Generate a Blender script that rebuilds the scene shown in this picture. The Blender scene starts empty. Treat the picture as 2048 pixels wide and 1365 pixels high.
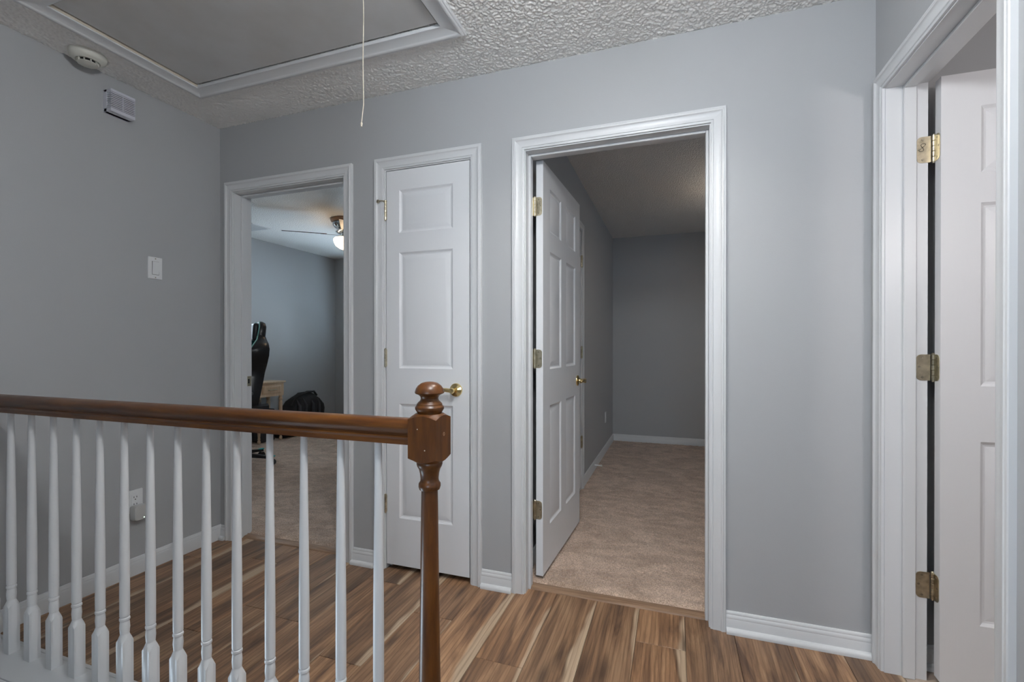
import bpy, bmesh, math, random
import numpy as np
from mathutils import Matrix, Vector

R = math.radians
random.seed(7)
scene = bpy.context.scene
C = scene.collection

# ------------------------------------------------------------------ camera
cam_d = bpy.data.cameras.new('camera')
cam_d.sensor_fit = 'HORIZONTAL'
cam_d.sensor_width = 36.0
cam_d.lens = 931.175 / 2048 * 36.0
cam_d.shift_y = 13.78 / 2048
cam_d.clip_start = 0.02
cam = bpy.data.objects.new('camera', cam_d)
cam.location = (2.5481, -2.0497, 1.1426)
cam.rotation_euler = (R(90 - 0.172), 0, R(19.119))
C.objects.link(cam)
scene.camera = cam

# ------------------------------------------------------------------ world, light, exposure
world = bpy.data.worlds.new('world')
scene.world = world
world.use_nodes = True
wn = world.node_tree.nodes
wn['Background'].inputs[0].default_value = (0.62, 0.78, 1.0, 1)
wn['Background'].inputs[1].default_value = 1.2

HALL_LAMP = 131.0         # radiance of the hall lamp's glass
HALL_LAMP_COL = (0.97, 0.985, 1.0)


def area_light(name, loc, rot, sx, sy, power, col):
    d = bpy.data.lights.new(name, 'AREA')
    d.shape = 'RECTANGLE'
    d.size, d.size_y = sx, sy
    d.energy = power
    d.color = col
    o = bpy.data.objects.new(name, d)
    o.location = loc
    o.rotation_euler = rot
    C.objects.link(o)
    return o


# daylight through the windows, some of them added for more light
area_light('daylight_bedroom_far', (-1.05, 3.84, 1.48), (R(-90), 0, 0), 1.15, 1.1, 102, (0.66, 0.84, 1.0))
area_light('daylight_bedroom_left', (-2.42, 1.58, 1.46), (0, R(-90), 0), 1.1, 1.05, 30, (0.72, 0.87, 1.0))
area_light('daylight_corridor', (2.6, -4.46, 1.48), (R(90), 0, 0), 0.8, 1.05, 30, (0.70, 0.85, 1.0))
area_light('fill_daylight_empty_bedroom', (5.42, 1.8, 1.48), (0, R(90), 0), 1.05, 0.95, 6, (0.76, 0.90, 1.0))  # fill light for the dim bedroom, behind an added window
area_light('fill_daylight_stairs', (-0.2, -1.6, -0.75), (0, R(-90), 0), 0.85, 0.68, 32, (0.70, 0.86, 1.0))  # fill light from below for the landing ceiling, behind an added window

vs = scene.view_settings
vs.view_transform = 'Standard'
vs.look = 'None'
vs.exposure = 0.0
vs.gamma = 1.0
vs.use_curve_mapping = False

# ------------------------------------------------------------------ constants
W = 3.247        # hall width
H = 2.44         # ceiling
T = 0.115        # wall thickness
FAR = 3.63       # far wall of both bedrooms
BL = -2.2        # left wall of left bedroom
P2 = 1.86        # left wall of middle bedroom

# ------------------------------------------------------------------ helpers: objects
MW = {}


def link(o, parent):
    C.objects.link(o)
    if parent is not None:
        o.parent = parent


def thing(name, label, cat=None, loc=(0, 0, 0), rotz=0.0, group=None, kind=None):
    o = bpy.data.objects.new(name, None)
    o.empty_display_size = 0.05
    o.location = loc
    o.rotation_euler = (0, 0, rotz)
    C.objects.link(o)
    MW[o] = Matrix.Translation(loc) @ Matrix.Rotation(rotz, 4, 'Z')
    tag(o, label, cat, group, kind)
    return o


def tag(o, label=None, cat=None, group=None, kind=None):
    if label:
        o['label'] = label
    if cat:
        o['category'] = cat
    if group:
        o['group'] = group
    if kind:
        o['kind'] = kind
    return o


def mk(name, bm, mat, parent=None, world=True, loc=None, rotz=0.0, smooth=True, angle=32, recalc=True):
    """link a bmesh as one mesh object.  world=True: verts are world coordinates."""
    if recalc:
        bmesh.ops.recalc_face_normals(bm, faces=bm.faces)
    pm = MW.get(parent, Matrix.Identity(4))
    if loc is not None:
        lm = Matrix.Translation(loc) @ Matrix.Rotation(rotz, 4, 'Z')
    else:
        lm = Matrix.Identity(4)
    m = pm @ lm
    if world:
        bm.transform(m.inverted())
    me = bpy.data.meshes.new(name)
    bm.to_mesh(me)
    bm.free()
    if smooth:
        me.shade_smooth()
        me.set_sharp_from_angle(angle=R(angle))
    me.materials.append(mat)
    o = bpy.data.objects.new(name, me)
    if loc is not None:
        o.location = loc
        o.rotation_euler = (0, 0, rotz)
    link(o, parent)
    MW[o] = m
    return o


def struct(o, label):
    return tag(o, label, kind='structure')


# ------------------------------------------------------------------ helpers: shapes
def BM():
    return bmesh.new()


def box(bm, x0, x1, y0, y1, z0, z1, bev=0.0, seg=1):
    r = bmesh.ops.create_cube(bm, size=1.0)
    vs_ = r['verts']
    for v in vs_:
        v.co = Vector(((x0 + x1) / 2 + v.co.x * (x1 - x0), (y0 + y1) / 2 + v.co.y * (y1 - y0),
                       (z0 + z1) / 2 + v.co.z * (z1 - z0)))
    if bev > 0:
        es = list({e for v in vs_ for e in v.link_edges})
        bmesh.ops.bevel(bm, geom=es, offset=bev, segments=seg, affect='EDGES', profile=0.5)
    return vs_


def obox(bm, M, sx, sy, sz, bev=0.0, seg=1):
    r = bmesh.ops.create_cube(bm, size=1.0)
    vs_ = r['verts']
    for v in vs_:
        v.co = Vector((v.co.x * sx, v.co.y * sy, v.co.z * sz))
    if bev > 0:
        es = list({e for v in vs_ for e in v.link_edges})
        rr = bmesh.ops.bevel(bm, geom=es, offset=bev, segments=seg, affect='EDGES', profile=0.5)
        vs_ = list({v for f in rr['faces'] for v in f.verts} | {v for v in vs_ if v.is_valid})
    bmesh.ops.transform(bm, matrix=M, verts=vs_)


def lathe(bm, prof, M=None, seg=24, cap=True):
    """prof: list of (radius, height) around +Z; M places it"""
    rings = []
    M = M or Matrix.Identity(4)
    for r, h in prof:
        ring = []
        for i in range(seg):
            a = 2 * math.pi * i / seg
            ring.append(bm.verts.new(M @ Vector((r * math.cos(a), r * math.sin(a), h))))
        rings.append(ring)
    for a, b in zip(rings[:-1], rings[1:]):
        for i in range(seg):
            j = (i + 1) % seg
            bm.faces.new((a[i], a[j], b[j], b[i]))
    if cap:
        bm.faces.new(list(reversed(rings[0])))
        bm.faces.new(rings[-1])


def axis_m(origin, direction):
    d = Vector(direction).normalized()
    q = Vector((0, 0, 1)).rotation_difference(d)
    return Matrix.Translation(origin) @ q.to_matrix().to_4x4()


def tube(bm, pts, radius, seg=10, cap=True, squash=1.0):
    pts = [Vector(p) for p in pts]
    n = len(pts)
    rad = radius if isinstance(radius, (list, tuple)) else [radius] * n
    up = Vector((0, 0, 1))
    rings = []
    prev = None
    for i, p in enumerate(pts):
        d = (pts[min(i + 1, n - 1)] - pts[max(i - 1, 0)]).normalized()
        if prev is None:
            a = up if abs(d.z) < 0.9 else Vector((1, 0, 0))
            x = d.cross(a).normalized()
        else:
            x = (prev - d * prev.dot(d)).normalized()
        prev = x
        y = d.cross(x).normalized()
        rings.append([bm.verts.new(p + x * (rad[i] * math.cos(t)) + y * (rad[i] * squash * math.sin(t)))
                      for t in [2 * math.pi * k / seg for k in range(seg)]])
    for a, b in zip(rings[:-1], rings[1:]):
        for i in range(seg):
            j = (i + 1) % seg
            bm.faces.new((a[i], a[j], b[j], b[i]))
    if cap:
        bm.faces.new(list(reversed(rings[0])))
        bm.faces.new(rings[-1])


def prism(bm, poly, F0, F1):
    """poly: list of 2D points; F0/F1 map (a,b) to the 3D start and end cap"""
    a = [bm.verts.new(F0(*p)) for p in poly]
    b = [bm.verts.new(F1(*p)) for p in poly]
    n = len(poly)
    for i in range(n):
        j = (i + 1) % n
        bm.faces.new((a[i], a[j], b[j], b[i]))
    bm.faces.new(list(reversed(a)))
    bm.faces.new(b)


def rrect(x0, x1, z0, z1, r, n=5, corners=(1, 1, 1, 1)):
    """rounded rectangle outline; corners: (x1z0, x1z1, x0z1, x0z0)"""
    out = []
    cs = [(x1, z0, -1, 1, -90), (x1, z1, -1, -1, 0), (x0, z1, 1, -1, 90), (x0, z0, 1, 1, 180)]
    for (cx, cz, sx, sz, a0), on in zip(cs, corners):
        if on:
            ox, oz = cx + sx * r, cz + sz * r
            for k in range(n + 1):
                a = R(a0 + 90 * k / n)
                out.append((ox + r * math.cos(a), oz + r * math.sin(a)))
        else:
            out.append((cx, cz))
    return out


def wall_mesh(bm, us, zs, p0, p1, holes, F):
    """solid wall with rectangular holes. F(u,p,z)->xyz"""
    U = sorted(set([us[0], us[1]] + [h[0] for h in holes] + [h[1] for h in holes]))
    Z = sorted(set([zs[0], zs[1]] + [h[2] for h in holes] + [h[3] for h in holes]))
    U = [u for u in U if us[0] - 1e-9 <= u <= us[1] + 1e-9]
    Z = [z for z in Z if zs[0] - 1e-9 <= z <= zs[1] + 1e-9]

    def solid(i, j):
        if i < 0 or j < 0 or i >= len(U) - 1 or j >= len(Z) - 1:
            return False
        cu, cz = (U[i] + U[i + 1]) / 2, (Z[j] + Z[j + 1]) / 2
        return not any(h[0] < cu < h[1] and h[2] < cz < h[3] for h in holes)
    cache = {}

    def V(u, p, z):
        k = (round(u, 5), round(p, 5), round(z, 5))
        if k not in cache:
            cache[k] = bm.verts.new(F(u, p, z))
        return cache[k]
    for i in range(len(U) - 1):
        for j in range(len(Z) - 1):
            if not solid(i, j):
                continue
            a, b, c, d = U[i], U[i + 1], Z[j], Z[j + 1]
            for p in (p0, p1):
                bm.faces.new((V(a, p, c), V(b, p, c), V(b, p, d), V(a, p, d)))
            if not solid(i - 1, j):
                bm.faces.new((V(a, p0, c), V(a, p1, c), V(a, p1, d), V(a, p0, d)))
            if not solid(i + 1, j):
                bm.faces.new((V(b, p0, c), V(b, p1, c), V(b, p1, d), V(b, p0, d)))
            if not solid(i, j - 1):
                bm.faces.new((V(a, p0, c), V(b, p0, c), V(b, p1, c), V(a, p1, c)))
            if not solid(i, j + 1):
                bm.faces.new((V(a, p0, d), V(b, p0, d), V(b, p1, d), V(a, p1, d)))


FX = lambda u, p, z: Vector((u, p, z))       # wall running along x
FY = lambda u, p, z: Vector((p, u, z))       # wall running along y


def wall(name, label, us, p0, p1, F, holes=(), zs=(0, H)):
    bm = BM()
    wall_mesh(bm, us, zs, p0, p1, list(holes), F)
    return struct(mk(name, bm, M['wall'], smooth=False), label)


# ------------------------------------------------------------------ materials
M = {}


def mat(name, col, rough=0.5, metal=0.0, spec=0.5):
    m = bpy.data.materials.new(name)
    m.use_nodes = True
    b = m.node_tree.nodes['Principled BSDF']
    b.inputs['Base Color'].default_value = (*col, 1)
    b.inputs['Roughness'].default_value = rough
    b.inputs['Metallic'].default_value = metal
    b.inputs['Specular IOR Level'].default_value = spec
    M[name] = m
    return m, m.node_tree, b


def N(t, kind, **kw):
    n = t.nodes.new(kind)
    for k, v in kw.items():
        setattr(n, k, v)
    return n


def coords(t, scale=(1, 1, 1), kind='Object'):
    tc = N(t, 'ShaderNodeTexCoord')
    mp = N(t, 'ShaderNodeMapping')
    mp.inputs['Scale'].default_value = scale
    t.links.new(tc.outputs[kind], mp.inputs['Vector'])
    return mp


def noise(t, vec, scale, detail=3, rough=0.5, dist=0.0):
    n = N(t, 'ShaderNodeTexNoise')
    n.inputs['Scale'].default_value = scale
    n.inputs['Detail'].default_value = detail
    n.inputs['Roughness'].default_value = rough
    n.inputs['Distortion'].default_value = dist
    t.links.new(vec.outputs[0], n.inputs['Vector'])
    return n


def bump(t, b, height, strength, dist):
    bp = N(t, 'ShaderNodeBump')
    bp.inputs['Strength'].default_value = strength
    bp.inputs['Distance'].default_value = dist
    t.links.new(height, bp.inputs['Height'])
    t.links.new(bp.outputs[0], b.inputs['Normal'])
    return bp


def ramp(t, fac, stops):
    r = N(t, 'ShaderNodeValToRGB')
    e = r.color_ramp.elements
    while len(e) < len(stops):
        e.new(0.5)
    for el, (p, c) in zip(e, stops):
        el.position = p
        el.color = (*c, 1) if len(c) == 3 else c
    t.links.new(fac, r.inputs['Fac'])
    return r


def mixc(t, fac, a, b, mode='MIX'):
    m = N(t, 'ShaderNodeMix', data_type='RGBA', blend_type=mode)
    for i, v in ((0, fac), (6, a), (7, b)):
        if hasattr(v, 'links') or hasattr(v, 'is_linked'):
            t.links.new(v, m.inputs[i])
        elif isinstance(v, (int, float)):
            m.inputs[i].default_value = v
        else:
            m.inputs[i].default_value = (*v, 1)
    return m.outputs[2]


def math_n(t, op, a, b=None, c=None):
    m = N(t, 'ShaderNodeMath', operation=op)
    for i, v in enumerate((a, b, c)):
        if v is None:
            continue
        if isinstance(v, (int, float)):
            m.inputs[i].default_value = v
        else:
            t.links.new(v, m.inputs[i])
    return m.outputs[0]


# painted wall
m, t, b = mat('wall', (0.438, 0.450, 0.464), 0.50, spec=0.4)
v = coords(t)
n1 = noise(t, v, 220, 2)
bump(t, b, n1.outputs['Fac'], 0.12, 0.002)

# white semi-gloss trim
m, t, b = mat('trim', (0.69, 0.705, 0.72), 0.34)
v = coords(t, (1, 1, 1))
n1 = noise(t, v, 25, 2)
bump(t, b, n1.outputs['Fac'], 0.04, 0.0008)

# painted door skin with embossed grain
m, t, b = mat('door_paint', (0.78, 0.795, 0.82), 0.40)
v = coords(t, (90, 90, 3))
n1 = noise(t, v, 3.0, 4, 0.6, 0.4)
bump(t, b, n1.outputs['Fac'], 0.16, 0.0012)

# popcorn ceiling
m, t, b = mat('ceiling', (0.87, 0.87, 0.855), 0.95, spec=0.1)
v = coords(t)
n1 = noise(t, v, 120, 3, 0.55)
n2 = N(t, 'ShaderNodeTexVoronoi')
n2.inputs['Scale'].default_value = 95
t.links.new(v.outputs[0], n2.inputs['Vector'])
hgt = math_n(t, 'SUBTRACT', n1.outputs['Fac'], math_n(t, 'MULTIPLY', n2.outputs['Distance'], 0.5))
bump(t, b, hgt, 0.85, 0.010)

mat('ceiling_spray', (0.87, 0.87, 0.855), 0.95, spec=0.1)

# attic hatch panel paint
m, t, b = mat('hatch_panel', (0.40, 0.40, 0.40), 0.55)
v = coords(t)
n1 = noise(t, v, 3.0, 4, 0.6)
rp = ramp(t, n1.outputs['Fac'], [(0.3, (0.52, 0.515, 0.50)), (0.7, (0.60, 0.605, 0.61))])
t.links.new(rp.outputs[0], b.inputs['Base Color'])

# stained wood (handrail, newel)
def stained(name, scale):
    m, t, b = mat(name, (0.12, 0.04, 0.012), 0.30)
    v = coords(t, scale)
    n1 = noise(t, v, 4.0, 4, 0.55, 0.15)
    rp = ramp(t, n1.outputs['Fac'], [(0.25, (0.050, 0.0140, 0.0024)), (0.5, (0.120, 0.039, 0.0055)), (0.78, (0.205, 0.075, 0.011))])
    v2 = coords(t, tuple(s * 6 for s in scale))
    n2 = noise(t, v2, 8, 2)
    col = mixc(t, math_n(t, 'MULTIPLY', n2.outputs['Fac'], 0.5), rp.outputs[0], (0.03, 0.009, 0.002))
    t.links.new(col, b.inputs['Base Color'])
    v3 = coords(t)
    n3 = noise(t, v3, 14, 3)
    rr = ramp(t, n3.outputs['Fac'], [(0.3, (0.30,) * 3), (0.75, (0.40,) * 3)])
    t.links.new(rr.outputs[0], b.inputs['Roughness'])
    bump(t, b, n2.outputs['Fac'], 0.06, 0.0008)
    b.inputs['Coat Weight'].default_value = 0.08
    b.inputs['Coat Roughness'].default_value = 0.25

stained('wood_rail', (1.5, 14, 14))
stained('wood_newel', (14, 14, 1.5))

# vinyl plank: each plank is an object, coordinates are its own (y along the plank)
m, t, b = mat('plank', (0.2, 0.12, 0.07), 0.42)
tc = N(t, 'ShaderNodeTexCoord')
oi = N(t, 'ShaderNodeObjectInfo')
rnd = oi.outputs['Random']
comb = N(t, 'ShaderNodeCombineXYZ')
t.links.new(math_n(t, 'MULTIPLY', rnd, 37.0), comb.inputs[0])
t.links.new(math_n(t, 'MULTIPLY', rnd, 91.0), comb.inputs[1])
add = N(t, 'ShaderNodeVectorMath', operation='ADD')
t.links.new(tc.outputs['Object'], add.inputs[0])
t.links.new(comb.outputs[0], add.inputs[1])


def mapped(scale):
    mp = N(t, 'ShaderNodeMapping')
    mp.inputs['Scale'].default_value = scale
    t.links.new(add.outputs[0], mp.inputs['Vector'])
    return mp


g1 = noise(t, mapped((6.5, 0.6, 1)), 2.2, 5, 0.62, 1.2)      # broad figure
g2 = noise(t, mapped((45, 1.5, 1)), 3.0, 4, 0.6, 0.4)       # fine grain
g3 = noise(t, mapped((2.0, 0.7, 1)), 2.0, 2, 0.5)           # tone drift
fig = ramp(t, g1.outputs['Fac'], [(0.36, (0.105, 0.058, 0.034)), (0.46, (0.215, 0.128, 0.076)),
                                  (0.56, (0.33, 0.210, 0.130)), (0.70, (0.48, 0.335, 0.22))])
fine = ramp(t, g2.outputs['Fac'], [(0.30, (0.66, 0.64, 0.63)), (0.60, (1.06, 1.06, 1.06))])
col = mixc(t, 0.85, fig.outputs[0], fine.outputs[0], 'MULTIPLY')
tone = ramp(t, rnd, [(0.0, (0.80, 0.73, 0.65)), (0.5, (1.03, 0.88, 0.73)), (1.0, (1.36, 1.16, 0.94))])
col = mixc(t, 1.0, col, tone.outputs[0], 'MULTIPLY')
# grey cast patches
col = mixc(t, math_n(t, 'MULTIPLY', g3.outputs['Fac'], 0.42), col, (0.22, 0.155, 0.108))
# pale sapwood running along one edge
sep = N(t, 'ShaderNodeSeparateXYZ')
t.links.new(tc.outputs['Object'], sep.inputs[0])
sw = noise(t, mapped((0.6, 0.55, 1)), 2.3, 3, 0.55)
edge = math_n(t, 'ADD', sep.outputs[0], math_n(t, 'ADD', math_n(t, 'MULTIPLY_ADD', sw.outputs['Fac'], 0.20, -0.132), math_n(t, 'MULTIPLY_ADD', math_n(t, 'FRACT', math_n(t, 'MULTIPLY', rnd, 7.31)), 0.036, -0.018)))
sap = N(t, 'ShaderNodeMapRange', interpolation_type='SMOOTHSTEP')
sap.inputs[1].default_value = 0.040
sap.inputs[2].default_value = 0.058
t.links.new(edge, sap.inputs[0])
sapc = mixc(t, 0.55, (0.54, 0.41, 0.285), fine.outputs[0], 'MULTIPLY')
col = mixc(t, math_n(t, 'MULTIPLY', sap.outputs[0], 0.85), col, sapc)
# cathedral grain
wv = N(t, 'ShaderNodeTexWave', wave_type='BANDS', bands_direction='X')
wv.inputs['Scale'].default_value = 2.6
wv.inputs['Distortion'].default_value = 7.0
wv.inputs['Detail'].default_value = 3.0
wv.inputs['Detail Scale'].default_value = 0.9
t.links.new(mapped((7.0, 0.55, 1)).outputs[0], wv.inputs['Vector'])
wr = ramp(t, wv.outputs['Fac'], [(0.0, (0.66, 0.63, 0.60)), (0.35, (1.0, 1.0, 1.0))])
col = mixc(t, 0.7, col, wr.outputs[0], 'MULTIPLY')
# knots
vk = N(t, 'ShaderNodeTexVoronoi', voronoi_dimensions='2D')
vk.inputs['Scale'].default_value = 1.0
t.links.new(mapped((5.0, 1.1, 1)).outputs[0], vk.inputs['Vector'])
kn = ramp(t, vk.outputs['Distance'], [(0.02, (1, 1, 1)), (0.13, (0, 0, 0))])
col = mixc(t, math_n(t, 'MULTIPLY', kn.outputs[0], 0.75), col, (0.045, 0.025, 0.016))
t.links.new(col, b.inputs['Base Color'])
rr = ramp(t, g2.outputs['Fac'], [(0.3, (0.52,) * 3), (0.7, (0.38,) * 3)])
t.links.new(rr.outputs[0], b.inputs['Roughness'])
bump(t, b, g2.outputs['Fac'], 0.12, 0.0008)

# wood strip at the carpet edge
m, t, b = mat('threshold_wood', (0.3, 0.19, 0.12), 0.42)
v = coords(t, (2, 40, 40))
n1 = noise(t, v, 3, 4, 0.6)
rp = ramp(t, n1.outputs['Fac'], [(0.3, (0.20, 0.115, 0.068)), (0.7, (0.36, 0.235, 0.15))])
t.links.new(rp.outputs[0], b.inputs['Base Color'])

# carpet
m, t, b = mat('carpet', (0.38, 0.28, 0.22), 1.0, spec=0.05)
v = coords(t)
n1 = noise(t, v, 150, 3, 0.65)
n2 = noise(t, v, 9, 3, 0.55, 0.6)
v3 = coords(t, (1.0, 2.2, 1))
n3 = noise(t, v3, 3.2, 2, 0.5, 1.5)
base = ramp(t, n1.outputs['Fac'], [(0.30, (0.34, 0.245, 0.185)), (0.55, (0.62, 0.475, 0.375)), (0.75, (0.80, 0.645, 0.53))])
pile = ramp(t, n2.outputs['Fac'], [(0.35, (0.80, 0.78, 0.76)), (0.6, (1.06, 1.06, 1.06))])
trk = ramp(t, n3.outputs['Fac'], [(0.46, (0.86, 0.84, 0.82)), (0.54, (1.08, 1.08, 1.08))])
col = mixc(t, 0.8, base.outputs[0], pile.outputs[0], 'MULTIPLY')
col = mixc(t, 0.8, col, trk.outputs[0], 'MULTIPLY')
t.links.new(col, b.inputs['Base Color'])
b.inputs['Sheen Weight'].default_value = 0.3
bump(t, b, n1.outputs['Fac'], 0.7, 0.006)

# metals and plastics
mat('brass', (0.83, 0.66, 0.33), 0.16, 1.0)
m, t, b = mat('hinge_brass', (0.62, 0.55, 0.38), 0.30, 1.0)
v = coords(t)
n1 = noise(t, v, 45, 3)
rp = ramp(t, n1.outputs['Fac'], [(0.3, (0.40, 0.355, 0.26)), (0.7, (0.66, 0.60, 0.45))])
t.links.new(rp.outputs[0], b.inputs['Base Color'])
mat('ink', (0.03, 0.028, 0.025), 0.6)
mat('chrome', (0.78, 0.78, 0.76), 0.08, 1.0)
mat('plastic_white', (0.78, 0.79, 0.80), 0.38)
mat('plastic_cream', (0.70, 0.70, 0.64), 0.42)
mat('plastic_lilac', (0.66, 0.67, 0.74), 0.40)
mat('plastic_grey', (0.52, 0.52, 0.51), 0.45)
mat('dark', (0.012, 0.012, 0.012), 0.7)
mat('cord', (0.62, 0.56, 0.46), 0.85)
mat('tile_floor', (0.46, 0.37, 0.30), 0.5)
mat('leather', (0.012, 0.012, 0.014), 0.32)
mat('teal', (0.0, 0.10, 0.095), 0.45)
mat('teal_bright', (0.0, 0.36, 0.38), 0.4)
mat('piping', (0.22, 0.52, 0.50), 0.5)
mat('nylon_black', (0.010, 0.010, 0.011), 0.75)
mat('nylon_grey', (0.035, 0.035, 0.04), 0.7)
mat('blind', (0.82, 0.84, 0.84), 0.5)
mat('screw_steel', (0.34, 0.31, 0.24), 0.35, 1.0)
m, t, b = mat('maple', (0.62, 0.46, 0.31), 0.42)
v = coords(t, (20, 20, 2))
n1 = noise(t, v, 3, 3)
rp = ramp(t, n1.outputs['Fac'], [(0.3, (0.55, 0.40, 0.265)), (0.7, (0.66, 0.50, 0.345))])
t.links.new(rp.outputs[0], b.inputs['Base Color'])
m, t, b = mat('walnut', (0.06, 0.024, 0.014), 0.4)


def emit(name, col, strength):
    m = bpy.data.materials.new(name)
    m.use_nodes = True
    nt = m.node_tree
    nt.nodes.clear()
    e = nt.nodes.new('ShaderNodeEmission')
    e.inputs[0].default_value = (*col, 1)
    e.inputs[1].default_value = strength
    o = nt.nodes.new('ShaderNodeOutputMaterial')
    nt.links.new(e.outputs[0], o.inputs[0])
    M[name] = m


emit('lamp_hall', HALL_LAMP_COL, HALL_LAMP)
emit('lamp_fan', (1.0, 0.72, 0.45), 14.0)
emit('lamp_room', (1.0, 0.82, 0.66), 105.0)
emit('lamp_bath', (1.0, 0.92, 0.90), 105.0)
emit('fill_lamp_down', (1.0, 0.96, 0.90), 700.0)
emit('led', (0.75, 1.0, 0.8), 3.0)

# window glass: mostly clear, a little reflective
m = bpy.data.materials.new('glass')
m.use_nodes = True
nt = m.node_tree
nt.nodes.clear()
tr = nt.nodes.new('ShaderNodeBsdfTransparent')
gl = nt.nodes.new('ShaderNodeBsdfGlossy')
gl.inputs['Roughness'].default_value = 0.02
mx = nt.nodes.new('ShaderNodeMixShader')
fr = nt.nodes.new('ShaderNodeFresnel')
out = nt.nodes.new('ShaderNodeOutputMaterial')
nt.links.new(fr.outputs[0], mx.inputs[0])
nt.links.new(tr.outputs[0], mx.inputs[1])
nt.links.new(gl.outputs[0], mx.inputs[2])
nt.links.new(mx.outputs[0], out.inputs[0])
M['glass'] = m

# ------------------------------------------------------------------ the setting: openings
OH = 2.043                     # opening height
D1 = (0.1115, 0.8885)          # door openings along x (inside the jambs)
D2 = (1.1515, 1.6250)
D3 = (1.9040, 2.6855)
D4 = (-0.686, -0.085)          # along y in the right wall
D5 = (0.975, 1.590)            # along y in the middle bedroom's left wall
J = 0.018                      # jamb thickness


def hole(d):
    return (d[0] - J, d[1] + J, -1, OH + J)


wall('wall_back', 'grey painted wall with three white doorways at the end of the landing', (-2.3, 5.3), 0, T, FX,
     [hole(D1), hole(D2), hole(D3)])
wall('wall_left', 'grey painted wall with light switch and louvred box, left of the landing', (-2.1, 0), -0.1, 0, FY, [(-1.95, -1.25, -1.2, -0.3)], zs=(-1.75, H))
wall('wall_right', 'grey painted wall around the doorway at the right edge', (-4.4, 0), W, W + 0.12, FY, [hole(D4)])
wall('wall_front', 'grey painted wall along the stairs', (-0.1, 1.9), -2.2, -2.1, FX, zs=(-1.75, H))
wall('wall_left', 'grey painted corridor wall behind the stairs', (-4.4, -2.2), 1.8, 1.9, FY)
wall('wall_front', 'grey painted end wall of the corridor with a window', (1.8, W + 0.12), -4.4, -4.3, FX, [(2.18, 3.02, 0.92, 2.06)])
wall('wall_left', 'blue-grey bedroom wall beyond the left doorway, with a window', (0.115, FAR), BL - 0.1, BL, FY,
     [(1.02, 2.10, 0.90, 2.04)])
wall('wall_back', 'dark grey far wall of the two bedrooms', (BL - 0.1, 5.3), FAR, FAR + 0.1, FX, [(-1.65, -0.45, 0.9, 2.06)])
wall('wall_right', 'grey wall on the right of the left bedroom', (T, FAR), 1.0, 1.05, FY)
wall('wall_back', 'back wall of the closet behind the closed narrow door', (1.05, 1.76), 0.75, 0.80, FX)
wall('wall_left', 'dark grey wall of the empty bedroom behind its open door', (T, FAR), P2 - 0.1, P2, FY, [hole(D5)])
wall('wall_right', 'grey wall closing the empty bedroom on the right', (-1.9, FAR), 5.2, 5.3, FY, [(1.3, 2.3, 0.92, 2.06)])
wall('wall_front', 'grey wall of the room behind the right-hand door', (W + 0.12, 5.2), -1.9, -1.8, FX)

# ceilings
HX = (0.312, 1.664)      # hatch hole
HY = (-0.962, -0.372)
bm = BM()
FZ = lambda u, p, z: Vector((u, z, p))
wall_mesh(bm, (-0.1, W + 0.06), (-4.4, 0.06), H, H + 0.1, [(HX[0], HX[1], HY[0], HY[1]), (2.24, 2.36, -0.68, -0.56)], FZ)
hall_ceiling = struct(mk('ceiling', bm, M['ceiling'], smooth=False), 'white popcorn-textured ceiling of the landing')


def popcorn(parent, xs, ys, skip):
    """sprayed lumps as real relief under the ceiling"""
    rng = np.random.default_rng(11)
    X, Y = np.meshgrid(xs, ys)
    h = rng.random(X.shape)
    fine_ = h.copy()
    for ax in (0, 1):
        h = 0.25 * np.roll(h, 1, ax) + 0.5 * h + 0.25 * np.roll(h, -1, ax)
    h = np.clip((h - 0.40) / 0.24, 0, 1)
    h = h * h * (3 - 2 * h)
    Z = H - 0.0006 - 0.0038 * h - 0.0005 * fine_
    co = np.stack([X, Y, Z], -1).reshape(-1, 3)
    ny, nx = X.shape
    i = np.arange((ny - 1) * (nx - 1))
    r_, c_ = i // (nx - 1), i % (nx - 1)
    a_ = r_ * nx + c_
    cx, cy = xs[c_], ys[r_]
    keep = np.ones(len(i), bool)
    for x0, x1, y0, y1 in skip:
        keep &= ~((cx > x0) & (cx < x1) & (cy > y0) & (cy < y1))
    a_ = a_[keep]
    faces = np.stack([a_, a_ + nx, a_ + nx + 1, a_ + 1], -1)
    me = bpy.data.meshes.new('popcorn_texture')
    me.vertices.add(len(co))
    me.vertices.foreach_set('co', co.ravel().astype(np.float32))
    me.loops.add(faces.size)
    me.loops.foreach_set('vertex_index', faces.ravel().astype(np.int32))
    me.polygons.add(len(faces))
    me.polygons.foreach_set('loop_start', (np.arange(len(faces)) * 4).astype(np.int32))
    me.polygons.foreach_set('loop_total', np.full(len(faces), 4, np.int32))
    me.update(calc_edges=True)
    me.shade_smooth()
    me.materials.append(M['ceiling_spray'])
    o = bpy.data.objects.new('popcorn_texture', me)
    link(o, parent)
    o['kind'] = 'stuff'


popcorn(hall_ceiling, np.arange(0.0, W + 0.001, 0.0032), np.arange(-1.2, 0.001, 0.0032),
        [(0.245, 1.73, -1.03, -0.305), (2.222, 2.378, -0.698, -0.542)])
for nm, (x0, x1, y0, y1), lb in (
        ('ceiling', (BL - 0.1, 1.05, 0.06, FAR + 0.1), 'popcorn ceiling of the left bedroom with the fan'),
        ('ceiling', (1.05, 5.3, 0.06, FAR + 0.1), 'dim popcorn ceiling of the empty bedroom'),
        ('ceiling', (W + 0.06, 5.3, -1.9, 0.06), 'ceiling of the room behind the right-hand door')):
    bm = BM()
    box(bm, x0, x1, y0, y1, H, H + 0.1)
    struct(mk(nm, bm, M['ceiling'], smooth=False), lb)

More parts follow.
